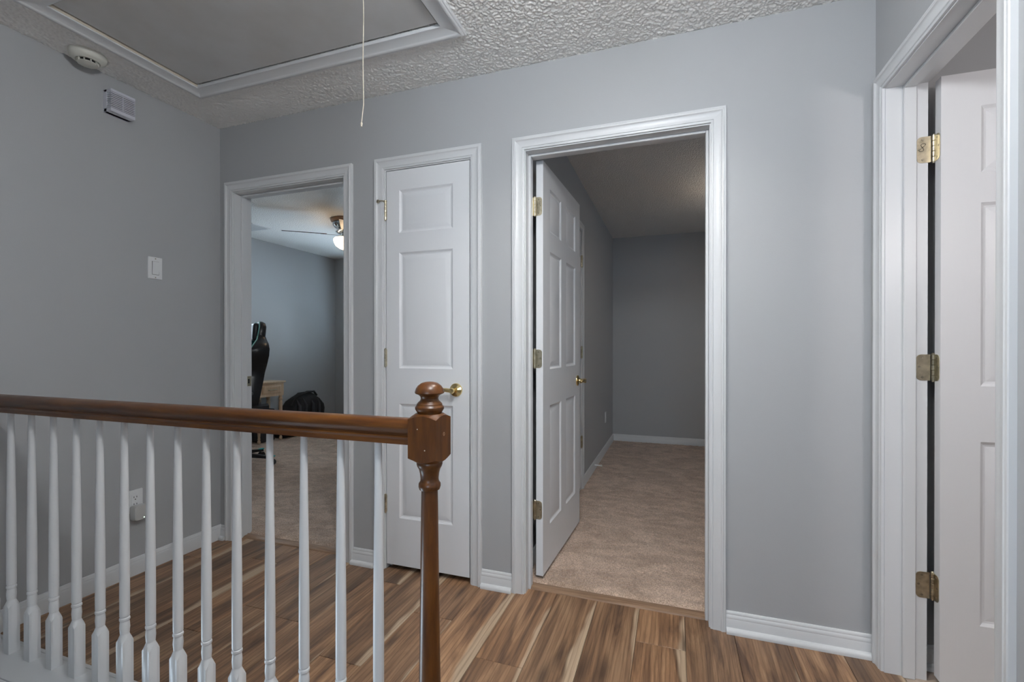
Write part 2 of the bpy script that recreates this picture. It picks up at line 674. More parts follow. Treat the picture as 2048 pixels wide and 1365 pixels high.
# ------------------------------------------------------------------ floors
bm = BM()
box(bm, 0, W + 0.055, -0.985, 0.05, -0.15, -0.0085)
box(bm, 1.95, W + 0.055, -4.3, -0.985, -0.15, -0.0085)
floor = struct(mk('floor', bm, M['dark'], smooth=False), 'brown wood-look plank floor of the landing')
PW = 0.1833
seam0 = 2.593
k0 = -15
joints = {-1: -0.19, -4: -0.48, -2: -0.83, -3: -1.15, 0: -0.95, -5: -0.88, -6: -0.30, -7: -0.66, 1: -0.55, -8: -0.12, -9: -0.52}
plank_cache = {}
for k in range(k0, 5):
    x0, x1 = max(seam0 + PW * k, 0.0), min(seam0 + PW * (k + 1), W + 0.055)
    if x1 - x0 < 0.01:
        continue
    ylo = -4.3 if x0 > 1.93 else -0.985
    yj = joints.get(k, -0.05 - 1.22 * random.random())
    ys = [0.05]
    y = yj
    while y > ylo + 0.02:
        ys.append(y)
        y -= 1.22
    ys.append(ylo)
    for ya, yb in zip(ys[1:], ys[:-1]):
        L, wd = yb - ya, x1 - x0
        key = (round(L, 3), round(wd, 3))
        if key not in plank_cache:
            bm = BM()
            box(bm, -wd / 2 + 0.0006, wd / 2 - 0.0006, -L / 2 + 0.0006, L / 2 - 0.0006, -0.008, 0.0, bev=0.0011)
            me = bpy.data.meshes.new('plank')
            bm.to_mesh(me)
            bm.free()
            me.materials.append(M['plank'])
            plank_cache[key] = me
        o = bpy.data.objects.new('plank', plank_cache[key])
        o.location = ((x0 + x1) / 2, (ya + yb) / 2, 0)
        link(o, floor)

# carpet: a pile surface with real relief
def carpet(label, xs, ys, z):
    X, Y = np.meshgrid(xs, ys)
    rng = np.random.default_rng(3)
    Z = z + rng.uniform(-0.0042, 0.0042, X.shape)
    X = X + rng.uniform(-0.0018, 0.0018, X.shape)
    Y = Y + rng.uniform(-0.0018, 0.0018, Y.shape)
    # edges tuck down against the threshold
    d = Y - ys[0]
    Z = Z - 0.013 * np.clip(1 - d / 0.03, 0, 1)
    co = np.stack([X, Y, Z], -1).reshape(-1, 3)
    ny, nx = X.shape
    i = np.arange((ny - 1) * (nx - 1))
    r, c = i // (nx - 1), i % (nx - 1)
    a = r * nx + c
    faces = np.stack([a, a + 1, a + nx + 1, a + nx], -1)
    me = bpy.data.meshes.new('carpet')
    me.vertices.add(len(co))
    me.vertices.foreach_set('co', co.ravel().astype(np.float32))
    me.loops.add(faces.size)
    me.loops.foreach_set('vertex_index', faces.ravel().astype(np.int32))
    me.polygons.add(len(faces))
    me.polygons.foreach_set('loop_start', (np.arange(len(faces)) * 4).astype(np.int32))
    me.polygons.foreach_set('loop_total', np.full(len(faces), 4, np.int32))
    me.update(calc_edges=True)
    me.shade_smooth()
    me.materials.append(M['carpet'])
    o = bpy.data.objects.new('carpet', me)
    C.objects.link(o)
    tag(o, label, 'carpet', kind='stuff')
    return o


def steps(segs):
    out = [segs[0][0]]
    for a, b_, s in segs:
        n = max(1, int(round((b_ - a) / s)))
        out += list(a + (b_ - a) * (np.arange(n) + 1) / n)
    return np.array(out)


carpet('beige cut-pile carpet in the empty bedroom', steps([(P2, 3.1, 0.008), (3.1, 5.2, 0.05)]),
       steps([(0.098, 1.8, 0.008), (1.8, FAR, 0.012)]), 0.0145)
carpet('beige cut-pile carpet in the left bedroom', steps([(BL, 0.95, 0.012), (0.95, 1.0, 0.02)]),
       steps([(0.098, FAR, 0.012)]), 0.0145)
for nm, (x0, x1, y0, y1, z0, z1), lb, mt in (
        ('floor', (P2 - 0.8, 5.3, 0.05, FAR + 0.1, -0.15, -0.001), 'floor under the carpet of the empty bedroom', 'tile_floor'),
        ('floor', (BL - 0.1, 1.05, 0.05, FAR + 0.1, -0.15, -0.001), 'floor under the carpet of the left bedroom', 'tile_floor'),
        ('floor', (W + 0.056, 5.3, -1.9, 0.05, -0.15, -0.0), 'beige floor of the room behind the right-hand door', 'tile_floor')):
    bm = BM()
    box(bm, x0, x1, y0, y1, z0, z1)
    struct(mk(nm, bm, M[mt], smooth=False), lb)

# threshold strips
for i, (d, y0) in enumerate(((D1, 0.045), (D3, 0.045))):
    bm = BM()
    poly = [(y0, 0.0), (y0 + 0.003, 0.006), (y0 + 0.012, 0.010), (y0 + 0.040, 0.011), (y0 + 0.052, 0.008), (y0 + 0.058, 0.0)]
    prism(bm, poly, lambda a, c, d=d: Vector((d[0], a, c)), lambda a, c, d=d: Vector((d[1], a, c)))
    struct(mk('trim_%d' % (i + 1), bm, M['threshold_wood']),
           ('wood strip between planks and carpet in the left doorway', 'wood strip between planks and carpet in the wide middle doorway')[i])

# white ledge the balusters stand on, and the stairs below
RY = -1.028
bm = BM()
box(bm, 0.0, 1.945, -1.122, -0.985, -0.03, 0.010, bev=0.004, seg=2)
lg = struct(mk('trim_3', bm, M['trim']), 'white painted ledge under the balusters at the stair opening')
bm = BM()
box(bm, 0.0, 1.945, -0.996, -0.982, -0.03, 0.013, bev=0.003, seg=2)
mk('edge_strip', bm, M['trim'], lg)
bm = BM()
prism(bm, [(-1.145, -0.012), (-1.142, 0.000), (-1.132, 0.006), (-1.124, 0.007), (-1.124, -0.012)],
      lambda a, c: Vector((0, a, c)), lambda a, c: Vector((1.945, a, c)))
mk('nosing', bm, M['trim'], lg)
bm = BM()
box(bm, 0.0, 1.945, -1.121, -1.105, -1.75, -0.012)
mk('fascia_board', bm, M['trim'], lg)
st = thing('stairs', 'carpeted stairs going down below the handrail', 'stairs', (1.94, -1.6, -1.75))
tag(st, kind='structure')
del st['category']
for i in range(8):
    bm = BM()
    zt = -0.19 * (i + 1)
    box(bm, 1.95 - 0.245 * (i + 1) - 0.02, 1.95 - 0.245 * i, -2.1, -1.122, max(zt - 0.19, -1.75), zt, bev=0.01, seg=2)
    mk('stair_tread', bm, M['carpet'], st)
bm = BM()
box(bm, -0.1, 1.95, -2.1, -1.1, -1.8, -1.75)
struct(mk('floor', bm, M['tile_floor'], smooth=False), 'floor at the foot of the stairs')

# ------------------------------------------------------------------ doors
CAS = [(0.0, 0.0), (0.0, 0.0075), (0.003, 0.0095), (0.0075, 0.0100), (0.0090, 0.0085), (0.0110, 0.0115), (0.0140, 0.0125),
       (0.0180, 0.0120), (0.0380, 0.0130), (0.0425, 0.0150), (0.0450, 0.0180), (0.0500, 0.0185), (0.0525, 0.0165),
       (0.0540, 0.0172), (0.0600, 0.0165), (0.0620, 0.0140), (0.0620, 0.0)]


def casing(parent, d, F, z0=0.0, far=True):
    """three mitred pieces; F(u, t, z) -> world; d = jamb faces"""
    rv = 0.005
    a0, a1, zt = d[0] - rv, d[1] + rv, OH + rv
    cw = 0.0573 / 0.062
    P = [(s * cw, t_) for s, t_ in CAS]
    bm = BM()
    prism(bm, P, lambda s, t_: F(a0 - s, t_, z0), lambda s, t_: F(a0 - s, t_, zt + s))
    mk('side_casing', bm, M['trim'], parent)
    if far:
        bm = BM()
        prism(bm, P, lambda s, t_: F(a1 + s, t_, z0), lambda s, t_: F(a1 + s, t_, zt + s))
        mk('side_casing', bm, M['trim'], parent)
    bm = BM()
    prism(bm, P, lambda s, t_: F(a0 - s, t_, zt + s), lambda s, t_: F(a1 + s, t_, zt + s))
    mk('head_casing', bm, M['trim'], parent)


def jambs(parent, d, F, p0, p1, stop=None):
    for u0, u1, z0, z1, nm in ((d[0] - J, d[0], 0, OH + J, 'side_jamb'), (d[1], d[1] + J, 0, OH + J, 'side_jamb'),
                               (d[0], d[1], OH, OH + J, 'head_jamb')):
        bm = BM()
        wall_mesh(bm, (u0, u1), (z0, z1), p0, p1, [], F)
        mk(nm, bm, M['trim'], parent, smooth=False)
    if stop:
        th = 0.0115
        for u0, u1, z0, z1 in ((d[0], d[0] + th, 0, OH), (d[1] - th, d[1], 0, OH), (d[0] + th, d[1] - th, OH - th, OH)):
            bm = BM()
            q = [F(u0, stop[0], z0), F(u1, stop[1], z1)]
            xs = sorted((q[0].x, q[1].x)); ys_ = sorted((q[0].y, q[1].y))
            box(bm, xs[0], xs[1], ys_[0], ys_[1], z0, z1, bev=0.002)
            mk('door_stop_strip', bm, M['trim'], parent)


PROF = [(0.0, 0.0), (0.0035, 0.0030), (0.0095, 0.0068), (0.0155, 0.0080), (0.040, 0.0026), (0.0425, 0.0022)]


def leaf(parent, loc, rotz, w, h, z0, th, sy, cols, rows, back=True):
    """moulded panel door; local x along the leaf from the pin, thickness towards -sy*y"""
    xa, xb = 0.003, 0.003 + w
    ya, yb = -sy * 0.006, -sy * (0.006 + th)
    X = sorted([xa, xb] + [c for cc in cols for c in cc])
    Z = sorted([z0, z0 + h] + [r for rr_ in rows for r in rr_])
    bm = BM()
    cache = {}

    def V(x, y, z):
        k = (round(x, 5), round(y, 5), round(z, 5))
        if k not in cache:
            cache[k] = bm.verts.new((x, y, z))
        return cache[k]

    def ispanel(i, j):
        cx, cz = (X[i] + X[i + 1]) / 2, (Z[j] + Z[j + 1]) / 2
        return any(c[0] < cx < c[1] for c in cols) and any(r[0] < cz < r[1] for r in rows)
    for i in range(len(X) - 1):
        for j in range(len(Z) - 1):
            if ispanel(i, j):
                continue
            for y in (ya, yb):
                bm.faces.new((V(X[i], y, Z[j]), V(X[i + 1], y, Z[j]), V(X[i + 1], y, Z[j + 1]), V(X[i], y, Z[j + 1])))
    for i in range(len(X) - 1):
        for z in (Z[0], Z[-1]):
            bm.faces.new((V(X[i], ya, z), V(X[i + 1], ya, z), V(X[i + 1], yb, z), V(X[i], yb, z)))
    for j in range(len(Z) - 1):
        for x in (xa, xb):
            bm.faces.new((V(x, ya, Z[j]), V(x, ya, Z[j + 1]), V(x, yb, Z[j + 1]), V(x, yb, Z[j])))
    lf = mk('door_leaf', bm, M['door_paint'], parent, world=False, loc=loc, rotz=rotz, angle=25)
    for y, inw in ((ya, 1 if yb > ya else -1), (yb, 1 if ya > yb else -1)):
        for c in cols:
            for r in rows:
                bm = BM()
                rings = []
                for ins, dep in PROF:
                    yy = y + inw * dep
                    rings.append([bm.verts.new(p) for p in ((c[0] + ins, yy, r[0] + ins), (c[1] - ins, yy, r[0] + ins),
                                                            (c[1] - ins, yy, r[1] - ins), (c[0] + ins, yy, r[1] - ins))])
                for ra, rb in zip(rings[:-1], rings[1:]):
                    for q in range(4):
                        bm.faces.new((ra[q], ra[(q + 1) % 4], rb[(q + 1) % 4], rb[q]))
                bm.faces.new(rings[-1])
                # face outwards
                nrm = Vector((0, -inw, 0))
                bm.normal_update()
                for f in bm.faces:
                    if f.normal.dot(nrm) < 0:
                        f.normal_flip()
                mk('panel', bm, M['door_paint'], lf, world=False, recalc=False, angle=14)
    return lf


def lever(parent, o, nrm, along, world=False, length=0.105):
    """round rose, neck and tapered lever; o on the door face, nrm outwards, along = lever direction"""
    n_, a_ = Vector(nrm), Vector(along)
    o = Vector(o)
    bm = BM()
    lathe(bm, [(0.0, 0.0), (0.033, 0.0), (0.033, 0.003), (0.031, 0.0065), (0.024, 0.009), (0.014, 0.013), (0.012, 0.02), (0.0115, 0.036),
               (0.0135, 0.040), (0.0135, 0.052), (0.011, 0.056), (0.0, 0.057)], axis_m(o, n_), 28, cap=False)
    h = mk('lever_handle', bm, M['brass'], parent, world=world, angle=40)
    pts, rad = [], []
    for k in range(13):
        s = k / 12
        p = o + n_ * (0.047 + 0.004 * math.sin(s * math.pi) - 0.010 * s * s) + a_ * (length * s) + Vector((0, 0, 0.004 * math.sin(s * 3.4) - 0.002 * s))
        pts.append(p)
        rad.append(0.0105 - 0.002 * s if k < 12 else 0.004)
    bm = BM()
    tube(bm, pts, rad, 14)
    mk('lever', bm, M['brass'], h, world=False if not world else True, angle=50)
    return h


def plate(bm, F, a0, a1, z0, z1, r, t0, t1, outer):
    """rounded hinge leaf; outer=1 rounds the corners at a1, -1 at a0"""
    poly = rrect(a0, a1, z0, z1, r, 5, (1, 1, 0, 0) if outer == 1 else (0, 0, 1, 1))
    prism(bm, poly, lambda a, z: F(a, t0, z), lambda a, z: F(a, t1, z))


def knuckle(bm, x, y, z, h=0.089, r=0.0062):
    n = 5
    for i in range(n):
        za, zb = z - h / 2 + h * i / n + 0.0004, z - h / 2 + h * (i + 1) / n - 0.0004
        rr_ = r if i % 2 == 0 else r * 0.97
        lathe(bm, [(rr_ * 0.86, za), (rr_, za + 0.0008), (rr_, zb - 0.0008), (rr_ * 0.86, zb)], Matrix.Translation((x, y, 0)), 16)


def pin(parent, x, y, z, h=0.089):
    bm = BM()
    lathe(bm, [(0.0035, z - h / 2 - 0.004), (0.0045, z - h / 2 - 0.001), (0.0045, z - h / 2 + 0.001)], Matrix.Translation((x, y, 0)), 12)
    lathe(bm, [(0.0055, z + h / 2 - 0.001), (0.0058, z + h / 2 + 0.002), (0.003, z + h / 2 + 0.005)], Matrix.Translation((x, y, 0)), 12)
    mk('hinge_pin', bm, M['hinge_brass'], parent)


def screws(parent, pts, nrm):
    for p in pts:
        bm = BM()
        lathe(bm, [(0.0040, -0.0005), (0.0038, 0.0006), (0.0015, 0.0004)], axis_m(p, nrm), 12)
        mk('screw', bm, M['screw_steel'], parent)


FXh = lambda u, t_, z: Vector((u, -t_, z))             # hall side of the back wall
FXr = lambda u, t_, z: Vector((u, T + t_, z))          # bedroom side
FYh = lambda u, t_, z: Vector((W - t_, u, z))          # hall side of the right wall
FYr = lambda u, t_, z: Vector((W + 0.12 + t_, u, z))
FY5 = lambda u, t_, z: Vector((P2 + t_, u, z))

cols30 = [(0.117, 0.330), (0.434, 0.647)]
rows6 = [(0.245, 0.845), (1.028, 1.622), (1.720, 1.937)]

# --- door 1: open doorway on the left (its leaf is swung out of sight into the bedroom)
d1 = thing('door_1', 'white cased doorway on the left, open to the bedroom with a fan', None, (0.5, 0.0575, 0), kind='structure')
casing(d1, D1, FXh)
casing(d1, D1, FXr)
jambs(d1, D1, FX, 0, T, (0.043, 0.079))
leaf(d1, (0.888 - 0.5, 0.121 - 0.0575, 0), R(92), 0.762, 2.012, 0.028, 0.035, -1, cols30, rows6)
sp = BM()
plate(sp, lambda a, t_, z: Vector((D1[0] + t_, a, z)), 0.083, 0.1155, 0.902, 0.962, 0.003, 0.0, 0.0016, 1)
sk = mk('strike_plate', sp, M['hinge_brass'], d1)
bm = BM()
box(bm, D1[0] + 0.0010, D1[0] + 0.0021, 0.091, 0.102, 0.918, 0.946)
mk('latch_hole', bm, M['dark'], sk)
screws(sk, [(D1[0] + 0.0018, 0.0965, 0.909), (D1[0] + 0.0018, 0.0965, 0.955)], (1, 0, 0))

# --- door 2: narrow closed closet door
d2 = thing('door_2', 'narrow closed white three-panel closet door with a brass lever', None, (1.388, 0.0, 0), kind='structure')
casing(d2, D2, FXh)
jambs(d2, D2, FX, 0, T, (0.037, 0.049))
px2, py2 = 1.1530, -0.0062
l2 = leaf(d2, (px2 - 1.388, py2, 0), 0.0, 0.4645, 2.012, 0.027, 0.035, -1, [(0.078, 0.379)], [(0.268, 0.852), (1.032, 1.620), (1.720, 1.938)])
lv = lever(l2, (1.550 - px2, 0.006, 0.931), (0, -1, 0), (-1, 0, 0))
for i, z in enumerate((1.836, 1.084, 0.337)):
    bm = BM()
    knuckle(bm, px2, py2, z)
    plate(bm, lambda a, t_, zz: Vector((a, py2 + 0.004 + t_, zz)), px2 - 0.0055, px2 - 0.001, z - 0.044, z + 0.044, 0.002, 0, 0.004, -1)
    plate(bm, lambda a, t_, zz: Vector((a, py2 + 0.004 + t_, zz)), px2 + 0.001, px2 + 0.0055, z - 0.044, z + 0.044, 0.002, 0, 0.004, 1)
    hg = mk('hinge', bm, M['hinge_brass'], d2)
    pin(hg, px2, py2, z)
    if i == 0:
        bm = BM()
        z1 = z + 0.050
        lathe(bm, [(0.0075, z1 - 0.004), (0.0085, z1 - 0.003), (0.0085, z1 + 0.004), (0.006, z1 + 0.006)], Matrix.Translation((px2, py2, 0)), 14)
        tube(bm, [(px2, py2, z1), (px2 - 0.016, py2 - 0.014, z1 + 0.002), (px2 - 0.034, py2 - 0.016, z1)], 0.0032, 8)
        lathe(bm, [(0.0045, 0), (0.0085, 0.001), (0.0085, 0.007), (0.005, 0.009)], axis_m((px2 - 0.034, py2 - 0.010, z1), (-0.25, -1, 0)), 14)
        ds = mk('pin_door_stop', bm, M['hinge_brass'], hg)
bm = BM()
box(bm, D2[1] - 0.0025, D2[1] - 0.0005, -0.001, 0.02, 0.915, 0.972, bev=0.0008)
mk('strike_plate', bm, M['plastic_white'], d2)

# --- door 3: wide doorway, leaf swung into the empty bedroom
d3 = thing('door_3', 'white cased middle doorway, six-panel door swung into the empty bedroom', None, (2.295, 0.0575, 0), kind='structure')
casing(d3, D3, FXh)
casing(d3, D3, FXr)
jambs(d3, D3, FX, 0, T, (0.043, 0.079))
px3, py3, ro3 = 1.9125, 0.1215, R(87.6)
l3 = leaf(d3, (px3 - 2.295, py3 - 0.0575, 0), ro3, 0.762, 2.010, 0.031, 0.035, 1, cols30, rows6)
lever(l3, (0.703, -0.041, 0.931), (0, -1, 0), (-1, 0, 0), length=0.10)
lever(l3, (0.703, -0.006, 0.931), (0, 1, 0), (-1, 0, 0), length=0.10)
Rm = Matrix.Translation((px3, py3, 0)) @ Matrix.Rotation(ro3, 4, 'Z')
for i, z in enumerate((1.821, 1.083, 0.349)):
    bm = BM()
    knuckle(bm, px3, py3, z)
    # leaf on the door's hinge edge (local plane x = 0.003, facing -x)
    plate(bm, lambda a, t_, zz: Rm @ Vector((0.003 - t_, a, zz)), -0.036, -0.003, z - 0.0445, z + 0.0445, 0.014, 0.0, 0.0016, -1)
    # leaf on the jamb
    plate(bm, lambda a, t_, zz: Vector((D3[0] + t_, a, zz)), 0.084, 0.118, z - 0.0445, z + 0.0445, 0.014, 0.0, 0.0016, -1)
    obox(bm, Matrix.Translation((D3[0] + 0.005, 0.1185, z)), 0.010, 0.002, 0.088)
    hg = mk('hinge', bm, M['hinge_brass'], d3)
    pin(hg, px3, py3, z)
    scr = [Rm @ Vector((0.0012, yy, z + zz)) for yy, zz in ((-0.0185, 0.033), (-0.0275, 0.003), (-0.0185, -0.033))]
    screws(hg, scr, (Rm.to_3x3() @ Vector((-1, 0, 0))))
    if i == 0:
        bm = BM()
        e = 0.0016
        tube(bm, [Rm @ Vector((0.0012, -0.0135, z + zz)) for zz in (0.023, 0.014, 0.006)], 0.0007, 6)
        pts = [Rm @ Vector((0.0012, -0.0265 - 0.0052 * math.cos(a), z + 0.0155 + 0.0062 * math.sin(a))) for a in [2 * math.pi * q / 14 for q in range(15)]]
        tube(bm, pts, 0.0006, 6)
        mk('handwritten_mark', bm, M['ink'], hg)

# --- door 4: doorway in the right wall, leaf open to the next room
d4 = thing('door_4', 'white doorway at the right edge with an open white six-panel door', None, (W + 0.06, -0.385, 0), kind='structure')
casing(d4, D4, FYh)
casing(d4, D4, FYr, far=False)
jambs(d4, D4, FY, W, W + 0.12, (W + 0.049, W + 0.085))
px4, py4, ro4 = W + 0.1350, -0.0835, R(0.6)
cols24 = [(0.108, 0.258), (0.352, 0.502)]
rows4 = [(0.232, 0.832), (1.013, 1.610), (1.708, 1.925)]
l4 = leaf(d4, (px4 - W - 0.06, py4 + 0.385, 0), ro4, 0.610, 2.012, 0.026, 0.035, 1, cols24, rows4)
lever(l4, (0.550, -0.041, 0.931), (0, -1, 0), (-1, 0, 0))
Rm = Matrix.Translation((px4, py4, 0)) @ Matrix.Rotation(ro4, 4, 'Z')
for i, z in enumerate((1.814, 1.071, 0.327)):
    bm = BM()
    knuckle(bm, px4, py4 - 0.003, z)
    plate(bm, lambda a, t_, zz: Rm @ Vector((0.003 - t_, a, zz)), -0.036, -0.003, z - 0.0445, z + 0.0445, 0.014, 0.0, 0.0016, -1)
    plate(bm, lambda a, t_, zz: Vector((a, D4[1] - t_, zz)), W + 0.0885, W + 0.1270, z - 0.0445, z + 0.0445, 0.014, 0.0, 0.0016, -1)
    hg = mk('hinge', bm, M['hinge_brass'], d4)
    pin(hg, px4, py4 - 0.003, z)
    yj = D4[1] - 0.0018
    screws(hg, [(W + 0.105, yj, z + 0.034), (W + 0.096, yj, z + 0.002), (W + 0.105, yj, z - 0.034)], (0, -1, 0))
    scr = [Rm @ Vector((0.0012, yy, z + zz)) for yy, zz in ((-0.0185, 0.033), (-0.0275, 0.003), (-0.0185, -0.033))]
    screws(hg, scr, (Rm.to_3x3() @ Vector((-1, 0, 0))))
    if i == 0:
        bm = BM()
        cx, cz = W + 0.1035, z + 0.008
        pts = []
        for q in range(33):   # a handwritten 8 in one stroke
            a = 2 * math.pi * q / 32
            pts.append((cx + 0.0062 * math.sin(2 * a) + 0.0035 * math.cos(a), yj, cz + 0.0130 * math.cos(a)))
        tube(bm, pts, 0.0008, 6)
        for sx_ in (1, -1):
            tube(bm, [(cx - 0.0105 - 0.0025 * sx_, yj, cz - 0.0085 - 0.002), (cx - 0.0105 + 0.0025 * sx_, yj, cz - 0.0085 + 0.002)], 0.0006, 6)
        mk('handwritten_mark', bm, M['ink'], hg)

# --- door 5: closet door in the empty bedroom's left wall
d5 = thing('door_5', 'white cased closet door seen edge-on behind the open bedroom door', None, (P2, 1.28, 0), kind='structure')
casing(d5, D5, FY5)
jambs(d5, D5, FY, P2 - 0.1, P2)
px5, py5 = P2 + 0.006, D5[1] - 0.002
l5 = leaf(d5, (px5 - P2, py5 - 1.28, 0), R(-90), 0.606, 2.006, 0.034, 0.035, 1, cols24, rows4)
lever(l5, (0.55, -0.006, 0.93), (0, 1, 0), (-1, 0, 0))
for z in (1.811, 1.097, 0.392):
    bm = BM()
    knuckle(bm, px5 + 0.002, py5, z)
    plate(bm, lambda a, t_, zz: Vector((P2 + 0.0005 + t_, a, zz)), py5 - 0.010, py5 - 0.001, z - 0.044, z + 0.044, 0.002, 0, 0.003, -1)
    plate(bm, lambda a, t_, zz: Vector((P2 + 0.0095 + t_, a, zz)), py5 + 0.003, py5 + 0.026, z - 0.044, z + 0.044, 0.004, 0, 0.003, 1)
    hg = mk('hinge', bm, M['hinge_brass'], d5)
    pin(hg, px5 + 0.002, py5, z)

# ------------------------------------------------------------------ baseboards
BB = [(0.0, 0.0), (0.0125, 0.0), (0.0125, 0.052), (0.0115, 0.054), (0.0120, 0.058), (0.0105, 0.066), (0.0075, 0.070), (0.0080, 0.073),
      (0.0065, 0.079), (0.0035, 0.082), (0.0, 0.0825)]
SH = [(0.0125, 0.0), (0.0285, 0.0), (0.0290, 0.008), (0.0270, 0.014), (0.0225, 0.0185), (0.0165, 0.0205), (0.0125, 0.021)]


def baseboard(name, label, F, u0, u1, z=0.0, shoe=True, prof=BB, ends=(0, 0)):
    bm = BM()
    prism(bm, prof, lambda t_, zz: F(u0, t_, z + zz), lambda t_, zz: F(u1, t_, z + zz))
    o = struct(mk(name, bm, M['trim']), label)
    if shoe:
        bm = BM()
        prism(bm, SH, lambda t_, zz: F(u0 + ends[0], t_, z + zz), lambda t_, zz: F(u1 - ends[1], t_, z + zz))
        mk('shoe_moulding', bm, M['trim'], o)
    return o


co = 0.0623
baseboard('baseboard_back', 'white baseboard with quarter-round between middle doorway and right corner', FXh, D3[1] + co, W, ends=(0.001, 0.012))
baseboard('baseboard_back', 'short white baseboard between closet door and middle doorway', FXh, D2[1] + co, D3[0] - co, ends=(0.0005, 0.002))
baseboard('baseboard_back', 'short white baseboard between left doorway and closet door', FXh, D1[1] + co, D2[0] - co, ends=(-0.004, 0.002))
baseboard('baseboard_back', 'small white baseboard stub in the left corner', FXh, 0.013, D1[0] - co)
BBL = [(0.0, 0.0), (0.0135, 0.0), (0.0135, 0.058), (0.0115, 0.066), (0.0105, 0.068), (0.0110, 0.070), (0.0055, 0.084), (0.0, 0.086)]
baseboard('baseboard_left', 'white baseboard along the left wall behind the balusters', lambda u, t_, z: Vector((t_, u, z)), -0.984, 0.0, shoe=False, prof=BBL)
FR2 = lambda u, t_, z: Vector((u, FAR - t_, z))
baseboard('baseboard_back', 'white baseboard on the far wall of the empty bedroom', FR2, P2, 5.2, z=0.012, shoe=False)
baseboard('baseboard_left', 'white baseboard running along the empty bedroom left wall', lambda u, t_, z: Vector((P2 + t_, u, z)), D5[1] + co, FAR, z=0.012, shoe=False)
baseboard('baseboard_left', 'white baseboard in the shadow behind the open bedroom door', lambda u, t_, z: Vector((P2 + t_, u, z)), 0.14, D5[0] - co, z=0.012, shoe=False)
baseboard('baseboard_back', 'white baseboard on the far wall of the left bedroom', FR2, BL, 1.0, z=0.012, shoe=False)
baseboard('baseboard_left', 'white baseboard along the left bedroom window wall', lambda u, t_, z: Vector((BL + t_, u, z)), T, FAR, z=0.012, shoe=False)
baseboard('baseboard_back', 'white baseboard glimpsed through the hinge gap of the right-hand door', FXh, W + 0.12 + 0.02, 5.2)
baseboard('baseboard_right', 'white baseboard along the right wall beside the camera', lambda u, t_, z: Vector((W - t_, u, z)), -4.3, D4[0] - co)

# ------------------------------------------------------------------ windows
def window(name, label, F, u0, u1, z0, z1, p0, p1, blinds=None):
    """F(u,p,z); p0 room side, p1 outside"""
    w_ = thing(name, label, None, tuple(F((u0 + u1) / 2, p0, z0)), kind='structure')
    fw = 0.045
    pm = p0 + (p1 - p0) * 0.62
    hd = (p1 - p0) * 0.16
    for a, b_, c_, d_, nm in ((u0, u1, z0, z0 + fw, 'sill_rail'), (u0, u1, z1 - fw, z1, 'head_rail'), (u0, u0 + fw, z0, z1, 'stile'),
                              (u1 - fw, u1, z0, z1, 'stile'), (u0, u1, (z0 + z1) / 2 - 0.02, (z0 + z1) / 2 + 0.02, 'meeting_rail')):
        bm = BM()
        q0, q1 = F(a, pm - hd, c_), F(b_, pm + hd, d_)
        box(bm, min(q0.x, q1.x), max(q0.x, q1.x), min(q0.y, q1.y), max(q0.y, q1.y), c_, d_, bev=0.003)
        mk(nm, bm, M['trim'], w_)
    for c_, d_ in ((z0 + fw, (z0 + z1) / 2 - 0.02), ((z0 + z1) / 2 + 0.02, z1 - fw)):
        bm = BM()
        q0, q1 = F(u0 + fw, pm - 0.002, c_), F(u1 - fw, pm + 0.002, d_)
        box(bm, min(q0.x, q1.x), max(q0.x, q1.x), min(q0.y, q1.y), max(q0.y, q1.y), c_, d_)
        mk('pane', bm, M['glass'], w_, smooth=False)
    return w_


window('window_1', 'bedroom window with white blinds seen edge-on behind the gaming chair', FY, 1.02, 2.10, 0.90, 2.04, BL, BL - 0.1)
window('window_2', 'bedroom window in the far wall', FX, -1.65, -0.45, 0.90, 2.06, FAR, FAR + 0.1)
window('window_3', 'window at the end of the corridor behind the camera', FX, 2.18, 3.02, 0.92, 2.06, -4.3, -4.4)
window('added_window_4', 'added unseen window in the right wall of the empty bedroom, for more light', FY, 1.3, 2.3, 0.92, 2.06, 5.2, 5.3)  # added out of view to bring more light into this bedroom

window('added_window_5', 'added low stair window, unseen, sending light up to the landing ceiling', FY, -1.95, -1.25, -1.2, -0.3, 0.0, -0.1)  # added out of view so light rises from the stairwell
def blind(label, F, u0, u1, z0, z1, p_in, tilt, rail):
    """F(u, t, z): t = distance from the wall into the room"""
    c = F((u0 + u1) / 2, p_in, z0)
    bl = thing('window_blind', label, 'blind', tuple(c), group='white bedroom blinds')
    um = (u0 + u1) / 2
    ax = (F(1, 0, 0) - F(0, 0, 0)).normalized()
    tx = (F(0, 1, 0) - F(0, 0, 0)).normalized()
    basis = Matrix((tx, ax, Vector((0, 0, 1)))).transposed().to_4x4()
    bm = BM()
    obox(bm, Matrix.Translation(F(um, 0.026, z1 + 0.020)) @ basis, 0.046, u1 - u0 + 0.02, 0.052, bev=0.003)
    mk('head_rail', bm, M[rail], bl)
    n = int((z1 - z0) / 0.0415)
    bm = BM()
    obox(bm, basis @ Matrix.Rotation(R(tilt), 4, 'Y'), 0.050, u1 - u0, 0.0028, bev=0.0008)
    me = bpy.data.meshes.new('slat')
    bmesh.ops.recalc_face_normals(bm, faces=bm.faces)
    bm.to_mesh(me)
    bm.free()
    me.materials.append(M['blind'])
    for i in range(n):
        o = bpy.data.objects.new('slat', me)
        o.location = F(um, 0.027, z1 - 0.022 - i * 0.0415) - c
        link(o, bl)
    bm = BM()
    obox(bm, Matrix.Translation(F(um, 0.027, z1 - 0.02 - n * 0.0415)) @ basis, 0.040, u1 - u0, 0.018, bev=0.003)
    mk('bottom_rail', bm, M['blind'], bl)
    return bl


